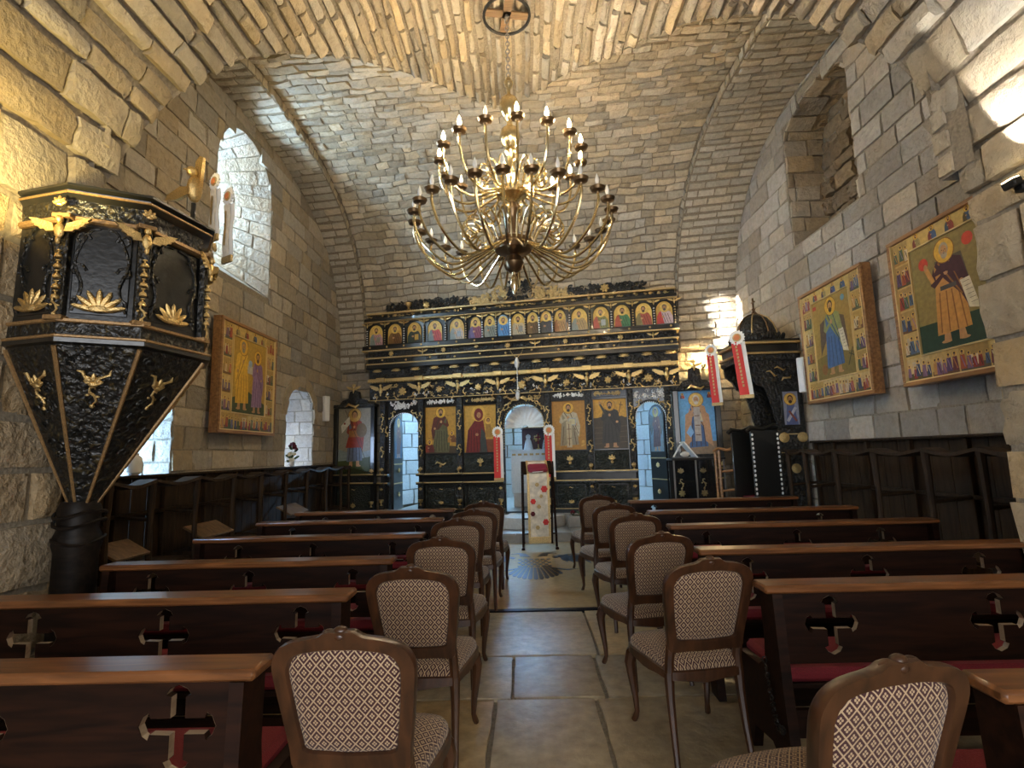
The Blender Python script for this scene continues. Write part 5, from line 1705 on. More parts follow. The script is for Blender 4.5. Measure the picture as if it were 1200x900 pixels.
# ------------------------------------------------------------------ pulpit on the left pier
PUL = thing('pulpit', 'black and gold carved hanging pulpit on a dark post by the pier', 'pulpit', (-2.9, 3.4, 0))
PV = [(-3.06, 2.95), (-2.68, 2.87), (-2.31, 3.07), (-2.22, 3.58), (-2.45, 3.90), (-3.06, 3.95)]
def pring(z, s, c=(-3.06, 3.4)): return [Vector((c[0] + (x - c[0]) * s + 2.9, c[1] + (y - c[1]) * s - 3.4, z)) for x, y in PV]
def pband(name, mat, spec):
    m = MB(); m.grid([pring(z, s) for z, s in spec], True)
    n = m.add(pring(spec[0][0], spec[0][1])); m.face(range(n, n + 6)); n = m.add(pring(spec[-1][0], spec[-1][1])); m.face(range(n, n + 6))
    return m.build(name, mat, PUL, angle=30)
pband('floor_rim', M_BLACKP, [(2.20, .95), (2.21, 1.02), (2.235, 1.02), (2.245, .98)])
pband('gilt_line', M_GILTB, [(2.235, 1.015), (2.240, 1.03), (2.25, 1.03), (2.255, 1.015)])
pband('carved_rim', M_BLACK, [(2.25, .97), (2.33, .97)])
pband('gilt_line', M_GILTB, [(2.33, .98), (2.335, 1.0), (2.35, 1.0), (2.355, .98)])
pband('body_core', M_BLACKP, [(2.34, .93), (2.98, .90)])
pband('gilt_line', M_GILTB, [(2.955, .94), (2.965, .965), (2.985, .965), (2.995, .94)])
pband('carved_cornice', M_BLACK, [(2.99, .91), (3.11, .925)])
pband('cornice', M_BLACKP, [(3.10, .925), (3.125, .98), (3.145, .985), (3.15, .94)])
pband('gilt_line', M_GILTB, [(3.124, .975), (3.128, .992), (3.137, .992), (3.14, .98)])
pband('top_rim', M_BLACKP, [(3.15, .95), (3.165, 1.01), (3.18, 1.01), (3.185, .95)])


def facet(i, z, s=.915, lift=0.0, z2=None, s2=None, c2=None):
    A, B = pring(z, s)[i], pring(z, s)[i + 1]
    x = (B - A).normalized()
    up = Vector((0, 0, 1))
    mid = (A + B) / 2
    if z2 is not None:
        A2, B2 = pring(z2, s2, c2)[i], pring(z2, s2, c2)[i + 1]
        up = ((A2 + B2) / 2 - mid).normalized()
        if up.z < 0: up = -up
    n = x.cross(up).normalized()
    if n.dot(mid - Vector((-.16, 0, z))) < 0: n = -n
    y = -n
    if x.cross(y).dot(up) < 0: x = -x
    M = Matrix(((x.x, y.x, up.x, mid.x + n.x * lift), (x.y, y.y, up.y, mid.y + n.y * lift), (x.z, y.z, up.z, mid.z + n.z * lift), (0, 0, 0, 1)))
    return M, (B - A).length


for i in range(5):
    M, w = facet(i, 2.36)
    h = w / 2
    m = MB(M); m.box(-h + .05, h - .05, -.012, .002, .03, .58, .006); m.build('side_panel', M_BLACKP, PUL)
    m = MB(M)      # scrolled frame on the panel
    for s in (-1, 1):
        for (x, z, r) in ((h - .08, .10, .035), (h - .075, .30, .045), (h - .09, .50, .04)):
            m.tube([(s * (x - r * (1 - .1 * q) * cos(q * .8)), -.016, z + r * (1 - .08 * q) * sin(q * .8)) for q in range(8)], [.010 - .0006 * q for q in range(8)], 5)
        m.tube(spline([(s * (h - .06), -.016, .05), (s * (h - .10), -.018, .2), (s * (h - .06), -.018, .36), (s * (h - .12), -.016, .54), (s * .02, -.016, .57)]), .010, 5)
    o = m.build('scroll_frame', M_BLACK, PUL); o['kind'] = 'stuff'
    link(ONAME['shell'], OR['shell'], PUL, M @ T(0, -.018, .055) @ S(1.15 if w > .3 else .7))
for i in range(1, 5):
    A = pring(2.36, .94)[i]
    M0, M1 = facet(i - 1, 2.36)[0], facet(i, 2.36)[0]
    y = (M0.col[1].to_3d() + M1.col[1].to_3d()).normalized(); x = y.cross(Vector((0, 0, 1)))
    M = Matrix(((x.x, y.x, 0, A.x), (x.y, y.y, 0, A.y), (x.z, y.z, 1, A.z), (0, 0, 0, 1)))
    m = MB(M); m.box(-.035, .035, -.02, .02, .0, .62, .005); m.build('corner_pilaster', M_BLACK, PUL)
    link(ONAME['wings'], OR['wings'], PUL, M @ T(0, -.03, .53) @ S(.80, .9, .85))
    link(ONAME['sprig'], OR['sprig'], PUL, M @ T(0, -.055, .67) @ S(.75))
    for k in range(5):
        link('gilt_drop', OR['urn'], PUL, M @ T(0, -.03, .40 - k * .062) @ RX(pi) @ S(.42))
    link(ONAME['scroll'], OR['scroll'], PUL, M @ T(0, -.026, .07) @ S(.55))
    # gilt block where the mouldings break forward
    for z in (-.02, .60):
        m = MB(M); m.box(-.05, .05, -.045, .02, z, z + .028, .004); m.build('gilt_block', M_GILTB, PUL)
# tapering underside
cb = (-2.9, 3.4)
for i in range(5):
    a, b = pring(2.20, .965)[i], pring(2.20, .965)[i + 1]; c, d = pring(1.24, .13, cb)[i], pring(1.24, .13, cb)[i + 1]
    m = MB(); rows = []
    for q in range(5):
        f = q / 4; rows.append([a.lerp(c, f), b.lerp(d, f)])
    m.grid(rows); m.build('underside_panel', M_BLACK, PUL)
    M, w = facet(i, 2.20, .965, .0, 1.24, .13, cb)
    for kk, (dx, dz, s, kind) in enumerate(((0, -.24, .95, 'sprig'), (-.045, -.19, .6, 'leaf'), (.045, -.19, .6, 'leaf'), (0, -.31, .7, 'scroll'))):
        link(ONAME[kind], OR[kind], PUL, M @ T(dx, -.006, dz) @ RY((0, .8, -.8, 0)[kk]) @ S(s if w > .3 else s * .6))
    m = MB(M); r = random.Random(i)
    for q in range(16):
        zz = -r.uniform(.05, .75); hw = (w / 2) * (1 + zz / .98) * .75; x = r.uniform(-hw, hw)
        m.tube([(x + .03 * cos(k_ * .8) * (1 - k_ * .09), -.004, zz + .03 * sin(k_ * .8) * (1 - k_ * .09)) for k_ in range(7)], .006, 5)
    o = m.build('carving', M_BLACK, PUL); o['kind'] = 'stuff'
for i in range(6):
    a = pring(2.19, .97)[i]; c = pring(1.26, .14, cb)[i]
    m = MB(); m.tube([a, c], [.013, .010], 6); m.build('gilt_rib', M_GILTB, PUL)
m = MB(); m.lathe([(.15, 0), (.15, .06), (.125, .1), (.12, .95), (.135, 1.0), (.13, 1.05), (.11, 1.1), (.12, 1.22), (.10, 1.27)], 12); m.build('post', M_POSTW, PUL)
for k, z in enumerate((1.02, 1.13, 1.19)):
    m = MB(); m.tube([((.135 + .01 * sin(q * 3)) * cos(q), (.135 + .01 * sin(q * 3)) * sin(q), z + .02 * sin(q * 2 + k)) for q in [2 * pi * i / 16 for i in range(16)]], .011, 5, closed=True); m.build('twisted_band', M_POSTW, PUL)

# gilded bird and sashes on the far corner of the pulpit
t = thing('gilded_bird', 'gilded bird with raised wings perched on the far corner of the pulpit', 'ornament', (-2.50, 3.76, 3.185), radians(-20))
m = MB(); m.lathe([(.04, 0), (.035, .02), (.02, .05), (.018, .3)], 10); m.build('perch_post', M_BLACKP, t)
m = MB(); m.ell((0, 0, .42), (.05, .06, .11)); m.ell((0, -.03, .55), (.035, .045, .04)); m.tube([(0, -.06, .55), (0, -.1, .54)], [.014, .003], 6); m.build('body', M_GOLD, t)
for s, P in ((-1, [(0, .42), (-.10, .44), (-.24, .40), (-.26, .36), (-.14, .34), (0, .36)]), (1, [(0, .45), (-.03, .56), (-.02, .66), (.02, .70), (.06, .68), (.05, .55), (.04, .42)])):
    m = MB(); m.prism(P, -.02 + .03 * s, .005 + .03 * s, 'y'); m.build('wing', M_GOLD, t)
M_CREAM = plain('cream_ribbon', (0.70, 0.64, 0.52), .7, var=.12, bscale=30)
sash('cream sash with gold rosette, nearer the gilded bird on the pulpit corner', (-2.36, 3.80, 3.68), radians(-30), .38, red=M_CREAM, group='cream sashes on the pulpit', scale=.62)
sash('cream sash with gold rosette, farther from the gilded bird on the pulpit corner', (-2.21, 3.74, 3.52), radians(-30), .42, red=M_CREAM, group='cream sashes on the pulpit', scale=.62)

# steel tube on the left pier and flood lamps
for nm, lab, x, y, z, s in (('flood_lamp', 'small dark flood lamp fixed to the pier across from the pulpit', PR, 3.04, 3.02, -1), ('flood_lamp', 'small dark flood lamp fixed to the pier behind the pulpit', PL, 2.35, 2.66, 1)):
    t = thing(nm, lab, 'lamp', (x + s * .03, y, z))
    m = MB(); m.box(0, s * .05, -.03, .03, -.03, .03, .006); m.build('bracket', M_IRON, t)
    m = MB(); m.M = T(s * .08, 0, .02) @ RY(s * .35); m.box(-.03, .03, -.045, .045, -.025, .025, .008); m.build('housing', M_IRON, t)
    m = MB(); m.M = T(s * .08, 0, .02) @ RY(s * .35); m.box(-.022, .022, -.036, .036, .025, .029); m.build('lamp_face', M_LAMPFACE, t)
light('flood_left', 'SPOT', (PL + .48, 2.35, 2.80), FLOOD_L, (1.0, .76, .28), direction=(-.32, .50, 1), size=.05, spot_size=radians(115), spot_blend=.5)
light('flood_right', 'SPOT', (PR - .34, 3.02, 3.10), FLOOD_R, (1.0, .97, .90), direction=(.30, -.46, 1), size=.02, spot_size=radians(84), spot_blend=.12)
t = thing('pipe_rail', 'grey steel tube end sticking out along the pier behind the pulpit', 'pipe', (PL + .06, 2.2, 2.93))
m = MB(); m.tube([(0, 0, 0), (0, .56, 0), (0, .60, -.004)], [.025, .025, .018], 10); m.build('tube', M_STEEL, t)
m = MB(); m.box(-.05, .0, .2, .24, -.02, .02); m.build('wall_clip', M_IRON, t)

# ------------------------------------------------------------------ pictures on the side walls
def wall_icon(label, X, y0, y1, z0, z1, side, paint, seed):
    """local x runs along the picture as seen from the nave; face -y"""
    rz = radians(90) if side < 0 else radians(-90)
    t = thing('wall_icon', label, 'icon', (X, (y0 + y1) / 2, z0), rz)
    w, h = (y1 - y0) / 2, z1 - z0
    m = MB()
    fw = .045
    m.box(-w, w, -.02, .075, 0, h, .004); m.build('backing', M_HONEY, t)
    for (a, b, c, d) in ((-w, w, 0, fw), (-w, w, h - fw, h), (-w, -w + fw, fw, h - fw), (w - fw, w, fw, h - fw)):
        m = MB(); m.box(a, b, -.05, -.018, c, d, .006); m.build('frame_side', M_HONEY, t)
    for s in (-1, 1):
        m = MB(); m.box(s * w * .7 - .04, s * w * .7 + .04, .075, .11, h * .2, h * .26); m.build('wall_bracket', M_HONEY, t)
    p = Pic(); r = random.Random(seed)
    a, b, c, d = -w + fw, w - fw, fw, h - fw
    p.rect(a, b, c, d, 'c4a662')
    bw, bh = (b - a) * .185, (d - c) * .17
    ia, ib, ic_, id_ = a + bw, b - bw, c + bh, d - bh * .62
    paint(p, ia, ib, ic_, id_)
    n = 4
    for k in range(n + 1):
        hh = (d - c - bh) / (n + 1)
        scene(p, a + .012, ia - .022, c + bh + hh * k + .01, c + bh + hh * (k + 1) - .008, r)
        scene(p, ib + .022, b - .012, c + bh + hh * k + .01, c + bh + hh * (k + 1) - .008, r)
    for k in range(4):
        ww = (b - a) / 4; scene(p, a + ww * k + .01, a + ww * (k + 1) - .008, c + .012, c + bh - .02, r)
    for k in range(4):
        ww = (ib - ia) / 4; bust(p, ia + ww * (k + .5), id_ + .02, bh * .55, r.choice(['3a2f4a', '7a3028', '2f4a5a', '5a4a2a']), r.choice(['8e3a2a', '9a8a5a', '46608a']))
    p.done('painting', t, T(0, -.0215, 0))
    for (q, e, f, g) in ((ia - .012, ia, ic_ - .01, id_ + .01), (ib, ib + .012, ic_ - .01, id_ + .01), (ia, ib, ic_ - .012, ic_), (ia, ib, id_, id_ + .010)):
        m = MB(); m.box(q, e, -.040, -.022, f, g); m.build('gilt_fillet', M_FILLET, t)
    for (q, e, f, g) in ((a - .002, a + .012, c, d), (b - .012, b + .002, c, d), (a, b, c - .002, c + .01)):
        m = MB(); m.box(q, e, -.046, -.022, f, g); m.build('gilt_fillet', M_FILLET, t)
    return t


def two_apostles(p, a, b, c, d):
    H, w, m_ = d - c, b - a, (a + b) / 2
    p.rect(a, b, c, d, 'b58f3c'); p.poly([(a, c), (b, c), (b, c + H * .16), (m_, c + H * .3), (a, c + H * .18)], '3e4a2c')
    standing(p, a + w * .3, c + .05, H * .93, 'd8a93e', 'e0b448', dark='a8752a', hair='8a8378', cloak_side=-1, fat=1.15)
    standing(p, a + w * .74, c + .03, H * .86, '9a7a9a', '8c6a8c', dark='6a4a6a', hair='4a3524', cloak_side=1, fat=1.1)
    p.rect(m_ - .06, m_ + .08, c + H * .55, c + H * .66, 'c8bfae'); p.ell(m_ + .01, c + H * .69, .05, .05, '9db2c4')


def prophet(p, a, b, c, d):
    H, w, m_ = d - c, b - a, (a + b) / 2
    p.rect(a, b, c, d, '8a7a48'); p.rect(a, b, c, c + H * .26, '1f3a2c')
    for s in (-1, 1): p.ell(m_ + s * w * .32, d - H * .12 - (.06 if s < 0 else 0), .06, .06, 'c8402e', 12)
    p.poly([(m_ - w * .2, c + H * .3), (m_ + w * .34, c + H * .3), (m_ + w * .22, c + H * .8), (m_ - w * .15, c + H * .8)], '5a5240')
    standing(p, m_, c + .06, H * .9, 'c08a48', '43202c', hair='a89a88', dark='8a5a2a', scroll=True, fat=1.35)
    p.rect(m_ - .09, m_ + .09, c + H * .52, c + H * .56, '4a4a48')
    p.poly([(m_ - w * .22, c + H * .66), (m_ - w * .1, c + H * .75), (m_ + w * .12, c + H * .75), (m_ + w * .2, c + H * .62), (m_ + .0, c + H * .68)], '43202c')
    p.line(m_ - w * .2, c + H * .62, m_ - w * .28, c + H * .76, .05, 'c08a48'); p.ell(m_ - w * .285, c + H * .78, .025, .035, 'b98a5e', 8)


def forerunner(p, a, b, c, d):
    H, w, m_ = d - c, b - a, (a + b) / 2
    p.rect(a, b, c, d, 'a08245'); p.poly([(a, c), (b, c), (b, c + H * .25), (m_, c + H * .32), (a, c + H * .27)], '7a6a38')
    for s in (-1, 1): p.poly([(m_ + s * .05, c + H * .78), (m_ + s * w * .32, c + H * .7), (m_ + s * w * .36, c + H * .3), (m_ + s * w * .16, c + H * .5)], '5c4a3c')
    standing(p, m_, c + .05, H * .92, '4a6a94', '8a8f5a', hair='3a2418', dark='2c4468', scroll=True, fat=1.25)
    p.rect(a + .02, a + .1, d - .1, d - .05, 'b03a2a'); p.ell(m_ + w * .33, d - .09, .04, .04, '6f9ab8', 12)
    p.ell(a + w * .2, c + H * .12, .06, .07, '8a5a2e', 12); p.line(b - .15, c + H * .1, b - .04, c + H * .3, .015, '3a3a22'); p.line(b - .12, c + H * .24, b - .02, c + H * .2, .012, '3a3a22')


wall_icon('framed icon of two robed apostles holding a model church', -3.86, 6.43, 7.93, 1.86, 3.37, -1, two_apostles, 3)
wall_icon('framed icon of a blue-robed saint with a scroll, beside the canopied throne', 3.96, 5.83, 7.2, 2.05, 3.57, 1, forerunner, 4)
wall_icon('large framed icon of a bearded prophet in a maroon cape, beside the pier', 3.96, 4.02, 5.39, 2.06, 3.59, 1, prophet, 8)

# white column loudspeakers
for lab, x, y, z, rz in (('white column loudspeaker on the wall beside the warrior icon', -3.93, 10.3, 2.24, radians(60)), ('white column loudspeaker on the wall between throne and blue-robed saint icon', 4.02, 7.45, 2.25, radians(-60))):
    t = thing('loudspeaker', lab, 'loudspeaker', (x, y, z), rz)
    m = MB(); m.box(-.06, .06, -.05, .05, 0, .50, .012); m.build('cabinet', M_WHITE, t)
    m = MB(); m.box(-.045, .045, -.056, -.048, .03, .47, .004); m.build('grille', M_WHITE, t)
    m = MB(); m.box(-.015, .015, .05, .09, .2, .3); m.build('wall_mount', M_IRON, t)

# ------------------------------------------------------------------ canopied throne against the right wall
TH = thing('bishop_throne', 'black carved canopied throne with a ribbed dome against the wall', 'throne', (3.64, 7.97, 0))
def tb(name, mat, x0, x1, y0, y1, z0, z1, b=.006): m = MB(); m.box(x0, x1, y0, y1, z0, z1, b); return m.build(name, mat, TH)
for s in (-1, 1):
    y0, y1 = (-.38, -.33) if s < 0 else (.33, .38)
    tb('side_panel', M_BLACK, .02, .42, y0, y1, .12, 2.75)
    tb('arm_panel', M_BLACKP, -.37, .02, y0, y1, .12, 1.74)
    m = MB(); m.tube([(-.42, (y0 + y1) / 2, 1.72), (-.36, (y0 + y1) / 2, 1.77), (-.2, (y0 + y1) / 2, 1.75), (-.05, (y0 + y1) / 2, 1.80), (.04, (y0 + y1) / 2, 1.78)], [.03, .04, .035, .04, .03], 8); m.build('arm_rest', M_BLACKP, TH)
    m = MB(); P = [(.02, 2.75), (-.40, 2.75), (-.38, 2.60), (-.28, 2.52), (-.22, 2.40), (-.10, 2.35), (-.06, 2.20), (-.02, 2.05), (.0, 1.9), (.02, 1.85)]
    m.prism(P, y0, y1, 'y'); m.build('carved_bracket', M_BLACK, TH)
    ye = y0 if s < 0 else y1
    if s < 0: carve(TH, .0, .4, 2.3, 2.72, ye, M_BLACK, 26, 90, sz=.06)
    m = MB()
    for k in range(24):
        z = .2 + k * .064
        m.ell((-.355, ye, z), (.016, .016, .022), 6, 4); m.ell((.005, ye, z), (.016, .016, .022), 6, 4)
    o = m.build('gilt_beading', M_WHITE if s < 0 else M_GOLDP, TH); o['kind'] = 'stuff'
    orn('leaf', TH, .0, ye - .02, 2.55, .9, rot=.5); orn('leaf', TH, .2, ye - .02, 2.48, .9, rot=-.4); orn('leaf', TH, .12, ye - .02, 2.62, .9, rot=.2)
    if s < 0:
        p = Pic(); p.rect(.12, .34, 1.80, 2.28, '8d93a8'); p.poly([(.15, 1.8), (.32, 1.8), (.28, 2.1), (.18, 2.12)], '54628e'); p.line(.17, 1.85, .3, 2.05, .04, 'b5b9c6'); p.line(.3, 1.85, .2, 2.0, .03, '7a4438'); head(p, .23, 2.17, .045, 'd9b35a'); p.done('side_painting', TH, T(0, -.386, 0))
        for (a, b, c, d) in ((.10, .36, 1.77, 1.80), (.10, .36, 2.28, 2.31), (.10, .12, 1.8, 2.28), (.34, .36, 1.8, 2.28)): tb('painting_frame', M_BLACKP, a, b, -.40, -.38, c, d, .003)
        tb('gilt_line', M_GOLDP, .04, .42, -.39, -.38, 1.66, 1.675, 0); tb('gilt_line', M_GOLDP, .04, .42, -.39, -.38, 1.40, 1.412, 0)
        for x in (.10, .36):
            m = MB(); m.M = T(x, -.382, 1.62) @ RX(pi / 2); m.lathe([(.075, 0), (.07, .01), (.02, .016)], 18); m.build('gilt_roundel', M_GOLD, TH)
        m = MB(); m.M = T(.23, -.382, 1.18) @ RX(pi / 2); m.lathe([(.07, 0), (.065, .01), (.02, .016)], 18); m.build('gilt_roundel', M_GOLD, TH)
tb('back_panel', M_BLACK, .37, .42, -.33, .33, .12, 2.75)
tb('seat', M_BLACKP, -.32, .37, -.33, .33, .62, .70)
tb('seat_cushion', M_RED, -.30, .35, -.30, .30, .70, .76, .02)
tb('plinth', M_BLACKP, -.42, .43, -.42, .42, 0, .12)
tb('canopy_frieze', M_BLACK, -.42, .43, -.40, .40, 2.75, 2.84); tb('gilt_line', M_GOLD, -.44, .44, -.42, .42, 2.84, 2.875, .008)
tb('canopy_frieze', M_BLACKP, -.40, .42, -.38, .38, 2.875, 2.99); tb('gilt_line', M_GOLD, -.46, .44, -.44, .44, 2.99, 3.03, .008)
tb('canopy_top', M_BLACKP, -.44, .44, -.42, .42, 3.03, 3.06)
m = MB(); r = random.Random(4)
for k in range(44):
    a = 2 * pi * k / 44; x, y = .36 * cos(a), .36 * sin(a)
    m.M = T(x, y, 3.06) @ RZ(a) @ RY(r.uniform(-.3, .5)); m.ell((0, 0, .06), (.025, .035, .07), 6, 4)
m.M = Matrix(); o = m.build('leaf_cresting', M_BLACK, TH, angle=60); o['kind'] = 'stuff'
m = MB(); m.lathe([(.30, 3.06), (.30, 3.14), (.285, 3.25), (.25, 3.36), (.18, 3.46), (.09, 3.515), (.03, 3.53)], 20); m.build('dome', M_BLACK, TH)
m = MB(); m.lathe([(.30, 3.13), (.315, 3.14), (.315, 3.16), (.30, 3.17)], 20); m.build('gilt_line', M_GOLDP, TH)
for k in range(8):
    a = 2 * pi * k / 8 + .2
    m = MB(); m.tube([(q * cos(a), q * sin(a), z) for q, z in ((.305, 3.15), (.29, 3.25), (.255, 3.365), (.185, 3.465), (.095, 3.52), (.03, 3.54))], .011, 5); m.build('dome_rib', M_GOLDP if k % 2 else M_BRONZE, TH)
m = MB(); m.lathe([(.03, 3.53), (.045, 3.56), (.02, 3.59), (.03, 3.62), (.01, 3.65)], 10); m.build('finial', M_BRONZE, TH)
m = MB(); m.box(-.012, .012, -.01, .01, 3.64, 3.80, .003); m.box(-.012, .012, -.05, .05, 3.72, 3.745, .003); m.build('finial_cross', M_BRONZE, TH)
sash('red sash on the canopy corner of the throne, over its arm panel', (3.15, 7.50, 3.08), radians(-35), .78, red=M_RIBBON, group='sashes on the throne canopy', scale=1.0, lean=.06)
sash('red sash on the canopy corner of the throne, beside the blue bishop icon', (3.10, 8.42, 3.08), radians(-35), .80, red=M_RIBBON, group='sashes on the throne canopy', scale=.9, lean=.03)
# ribs of light lamp behind the blue icon
t = thing('wall_lamp', 'small brass wall lamp glowing on the stone beside the throne', 'lamp', tuple(scr(3.50, 3.02, .02)), -SA)
m = MB(); m.box(-.02, .02, .02, .16, -.02, .02, .005); m.build('bracket', M_BRASS, t)
m = MB(); m.lathe([(.012, -.03), (.045, .0), (.05, .05), (.046, .05), (.03, .01)], 12); m.build('lamp_cup', M_BRASS, t)
m = MB(); m.ell((0, 0, .04), (.022, .022, .03)); m.build('bulb', M_BULB, t)
light('wall_lamp_light', 'POINT', tuple(scr(3.50, 3.13, .02)), WALL_W, (1.0, .72, .34), size=.03)

# ------------------------------------------------------------------ lectern with embroidered cloth
LE = thing('lectern', 'dark folding lectern draped with a gold-edged embroidered cloth', 'lectern', (.21, 8.42, 0), radians(2))
for s in (-1, 1):
    m = MB(); m.tube([(s * .265, -.03, 0), (s * .265, -.03, .02), (s * .262, .0, .04), (s * .25, .08, 1.0), (s * .248, .1, 1.36)], [.028, .028, .018, .017, .016], 8); m.build('leg', M_MAHOG, LE)
    m = MB(); m.tube([(s * .235, .55, 0), (s * .235, .53, .04), (s * .235, .3, .7), (s * .235, .12, 1.2)], [.024, .018, .016, .015], 8); m.build('leg', M_MAHOG, LE)
m = MB(); m.tube([(-.265, .0, .24), (.265, .0, .24)], .012, 6); m.build('stretcher', M_MAHOG, LE)
m = MB(); m.tube([(-.235, .42, .42), (.235, .42, .42)], .012, 6); m.build('stretcher', M_MAHOG, LE)
m = MB(); m.M = T(0, .22, 1.26) @ RX(.5); m.box(-.25, .25, -.2, .2, -.012, .012, .004); m.build('book_rest', M_MAHOG, LE)
M_EMB = plain('cream_brocade', (0.68, 0.61, 0.48), .75, var=.25, bscale=14)
m = MB(); rows = []
prof_ = [(.40, 1.37), (.22, 1.285), (.02, 1.185), (-.005, 1.17), (-.02, 1.10), (-.03, .8), (-.032, .5), (-.03, .12)]
for (y, z) in prof_: rows.append([(-.17 + .34 * k / 12, y - .004 * sin(k * 1.1) * (1.3 - z), z) for k in range(13)])
m.grid(rows); m.build('embroidered_cloth', M_EMB, LE)
for (a, b) in ((-.176, -.14), (.14, .176)):
    m = MB(); m.grid([[(a, y - .006, z + .003), (b, y - .006, z + .003)] for y, z in prof_]); m.build('gold_border', M_GOLDP, LE)
m = MB(); m.box(-.175, .175, -.048, -.036, .10, .20, .003); m.build('gold_border', M_GOLDP, LE)
for k, (x, z, s, mt) in enumerate(((.09, .93, .055, M_RIBBON), (.10, .42, .05, M_RIBBON), (-.1, .55, .04, M_FLOWR), (-.09, .74, .045, M_RIBBON), (.0, .66, .035, M_GOLDP), (.04, .82, .03, M_GOLDP), (-.03, .34, .035, M_GOLDP), (-.02, 1.0, .035, M_GOLDP))):
    m = MB()
    for q in range(6):
        a = 2 * pi * q / 6; m.ell((x + s * .6 * cos(a), -.042, z + s * .6 * sin(a)), (s * .42, .005, s * .42), 7, 4)
    m.ell((x, -.044, z), (s * .3, .006, s * .3), 7, 4); m.build('embroidered_flower', mt, LE)
t = thing('cushion', 'dark red cushion lying on the slanted top of the lectern', 'cushion', (.21, 8.52, 1.205), radians(2))
m = MB(); m.M = RX(.5) ; m.box(-.16, .16, -.10, .12, .02, .085, .03); m.build('cushion_body', M_RED, t)
m = MB(); m.M = RX(.5); m.tube([(-.09, -.101, .045), (0, -.104, .05), (.08, -.104, .056)], .006, 5); m.build('white_piping', M_WHITE, t)

# ------------------------------------------------------------------ glass case with open book, wooden stand, flowers
M_CASEGLASS = plain('case_glass', (.9, .95, 1.0), .03, trans=1.0)
GC = thing('glass_case', 'glass display case with black and gold panels near the blue bishop icon', 'display case', (2.88, 8.96, 0), 0)
m = MB(); m.box(-.42, .42, -.2, .15, 0, .06, .005); m.build('case_base', M_BLACKP, GC)
m = MB(); m.box(-.44, .44, -.22, .15, 1.31, 1.345, .005); m.build('case_top', M_BLACKP, GC)
for x in (-.41, -.05, .41):
    m = MB(); m.box(x - .012, x + .012, -.205, -.185, .06, 1.31); m.build('case_post', M_STEEL, GC)
m = MB(); m.box(-.41, -.05, -.198, -.192, .06, 1.31); m.build('glass_pane', M_CASEGLASS, GC)
m = MB(); m.box(-.05, .41, -.198, -.192, .06, 1.31); m.build('glass_pane', M_CASEGLASS, GC)
m = MB(); m.box(-.41, .41, .11, .13, .06, 1.31); m.build('case_back', M_BLACKP, GC)
for x in (-.22, .16): orn('rosette', GC, x, .10, .75, 1.0); orn('sprig', GC, x, .10, 1.1, 1.1); orn('scroll', GC, x, .10, .92, .9)
BK = thing('open_book', 'open white book on a small stand on the glass case', 'book', (2.72, 8.93, 1.349), 0)
m = MB(); m.M = RX(.0); m.box(-.2, .2, -.12, .1, 0, .015, .003); m.build('stand_base', M_STEEL, BK)
m = MB(); m.M = T(.06, 0, .13) @ RY(.9); m.box(-.17, .17, -.13, .13, -.012, .012, .004); m.build('page_block', M_WHITE, BK)
m = MB(); m.tube([(-.2, 0, .015), (-.08, 0, .21), (-.02, 0, .24)], .014, 6); m.build('stand_arm', M_WHITE, BK)
m = MB(); m.ell((-.02, -.05, .06), (.08, .05, .045)); m.build('book_spine', M_CREAM, BK)
WS = thing('wooden_stand', 'honey brown wooden stand with turned posts beside the throne', 'stand', (3.34, 8.56, 0), radians(4))
for (x, y) in ((-.24, -.09), (.02, -.12), (.25, -.08), (-.22, .09), (.24, .09)):
    m = MB(); m.tube([(x, y, 0), (x, y, .4), (x, y, .9), (x, y, 1.46)], [.022, .026, .022, .024], 8); m.build('post', M_HONEY, WS)
for z in (.82, 1.12):
    for (a, b) in (((-.24, -.09), (.02, -.12)), ((.02, -.12), (.25, -.08))):
        m = MB(); m.tube([(a[0], a[1], z), (b[0], b[1], z + .02)], .018, 6); m.build('rail', M_HONEY, WS)
m = MB()
m.tube(spline([(-.32, -.09, 1.44), (-.24, -.09, 1.49), (-.11, -.11, 1.46), (.02, -.12, 1.50), (.14, -.1, 1.46), (.25, -.08, 1.50), (.32, -.08, 1.47)], 4), .024, 6); m.build('scalloped_rail', M_HONEY, WS)
m = MB(); m.box(-.22, .24, -.08, .09, .68, .71, .006); m.build('seat', M_PALEWOOD, WS)


def flowers(name, label, loc, specs, pot):
    t = thing(name, label, 'flowers', loc)
    pot(t)
    r = random.Random(len(label))
    for (x, y, z, s, mt) in specs:
        m = MB()
        for k in range(14):
            a, e = r.uniform(0, 6.28), r.uniform(-.3, 1.5)
            m.M = T(x, y, z) @ RZ(a) @ RY(1.57 - e); m.ell((0, 0, s * .55), (s * .38, s * .16, s * .5), 6, 4)
        o = m.build('bloom', mt, t, angle=70); o['kind'] = 'stuff'
    m = MB()
    for k in range(16):
        a = r.uniform(0, 6.28); m.M = T(specs[k % len(specs)][0], specs[k % len(specs)][1], specs[k % len(specs)][2] - .06) @ RZ(a) @ RY(1.0); m.ell((0, 0, .05), (.02, .006, .05), 6, 4)
    o = m.build('leaves', M_LEAF, t, angle=70); o['kind'] = 'stuff'
    return t


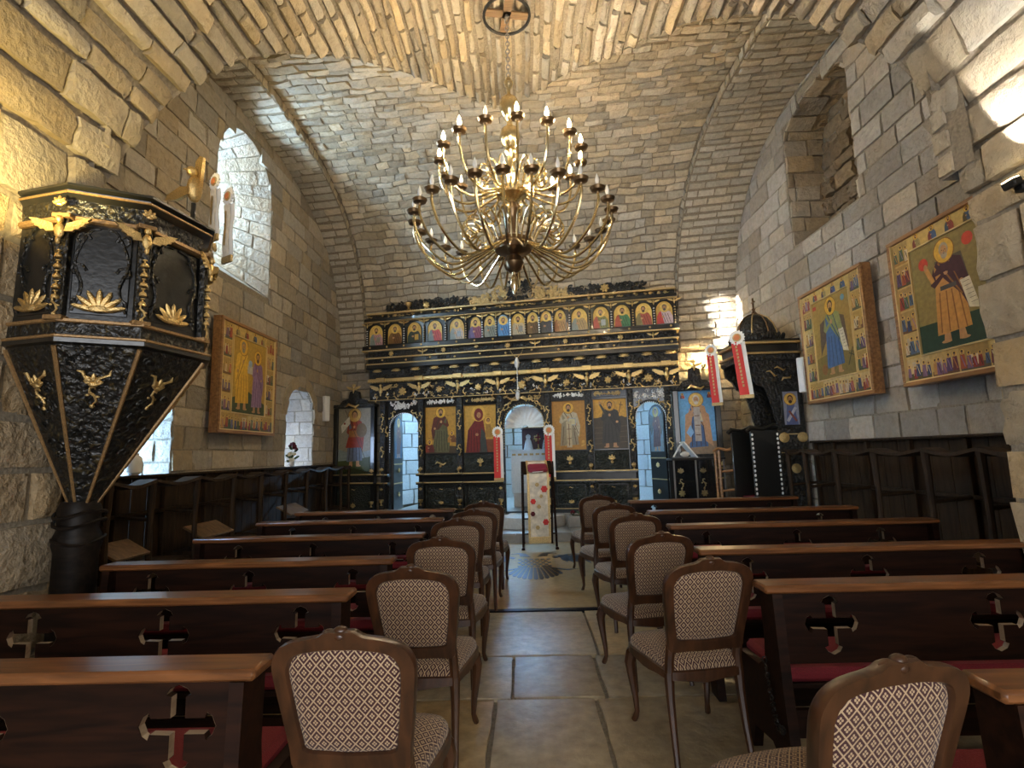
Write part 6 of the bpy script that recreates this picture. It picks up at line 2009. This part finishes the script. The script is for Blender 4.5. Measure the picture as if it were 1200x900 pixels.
def pot_vase(t): m = MB(); m.lathe([(.03, 0), (.045, .02), (.05, .08), (.035, .1)], 12); m.build('vase', M_WHITE, t)
def pot_box(t): m = MB(); m.box(-.24, .24, -.14, .14, 0, .2, .015); m.build('stone_trough', M_GREYST, t)
flowers('flower_vase', 'dark red and cream flowers in the arched niche above the stalls', (-3.92, 8.79, 1.385), [(0, 0, .34, .07, M_FLOWR), (.02, .05, .30, .06, M_FLOWR), (0, -.04, .2, .055, M_FLOWW), (.02, .04, .18, .055, M_FLOWW), (.0, 0, .11, .05, M_FLOWW)], pot_vase)
flowers('flower_trough', 'stone trough of dark red flowers at the foot of the screen', tuple(scr(1.12, .15, .5)), [(-.15, 0, .25, .05, M_FLOWR), (0, -.03, .28, .055, M_FLOWR), (.14, 0, .26, .05, M_FLOWR), (.06, .05, .31, .05, M_FLOWR)], pot_box)
m = MB(); m.lathe([(.04, 0), (.075, .03), (.085, .1), (.07, .17), (.04, .2), (.045, .22)], 14); o = m.build('white_jar', M_WHITE); o.location = (-3.92, 5.2, 1.385); tag(o, 'white rounded jar on the stall top beneath the pulpit', 'jar')

# ------------------------------------------------------------------ black eagle inlaid in the polished floor
def inlay(name, polys):
    m = MB()
    for P in polys: m.prism(P, -.006, .002, 'z')
    return m.build(name, M_INLAY, floor, angle=20)
EX = .10
for k in range(11):
    a0 = radians(-46 + 92 * k / 11 + .8); a1 = radians(-46 + 92 * (k + 1) / 11 - .8)
    c = (EX, 7.55); r0, r1 = .42, 1.06
    P = [(c[0] + r0 * sin(a0) * .62, c[1] - r0 * cos(a0)), (c[0] + r1 * sin(a0) * .46, c[1] - r1 * cos(a0) * (1 - .02)), (c[0] + r1 * 1.03 * sin((a0 + a1) / 2) * .46, c[1] - r1 * 1.02 * cos((a0 + a1) / 2)), (c[0] + r1 * sin(a1) * .46, c[1] - r1 * cos(a1) * .98), (c[0] + r0 * sin(a1) * .62, c[1] - r0 * cos(a1))]
    inlay('inlay_tail_feather', [P])
for j in range(5):
    for k in range(6 - j % 2):
        x = EX - .2 + .08 * k + (j % 2) * .04; y = 7.22 + .11 * j
        inlay('inlay_scale', [[(x - .033, y), (x, y - .05), (x + .033, y), (x + .02, y + .045), (x - .02, y + .045)]])
for s in (-1, 1):
    for k in range(9):
        f = k / 8; x0 = EX + s * (.36 + .62 * f); y0 = 7.95 - .12 * f
        P = [(x0, y0), (x0 + s * .055, y0), (x0 + s * (.13 - .05 * f), y0 - .3), (x0 + s * .10, y0 - .50 - .08 * sin(pi * f)), (x0 + s * .03, y0 - .36)]
        inlay('inlay_wing_feather', [P])
    inlay('inlay_wing_edge', [[(EX + s * .26, 7.8), (EX + s * .5, 8.02), (EX + s * .95, 8.02), (EX + s * 1.1, 7.86), (EX + s * .95, 7.97), (EX + s * .5, 7.97), (EX + s * .3, 7.72)]])
    inlay('inlay_leg', [[(EX + s * .24, 7.12), (EX + s * .40, 7.0), (EX + s * .56, 7.02), (EX + s * .42, 6.94), (EX + s * .22, 7.06)]])
    inlay('inlay_head', [[(EX + s * .05, 7.85), (EX + s * .12, 8.1), (EX + s * .22, 8.16), (EX + s * .34, 8.08), (EX + s * .22, 8.08), (EX + s * .2, 7.9)]])
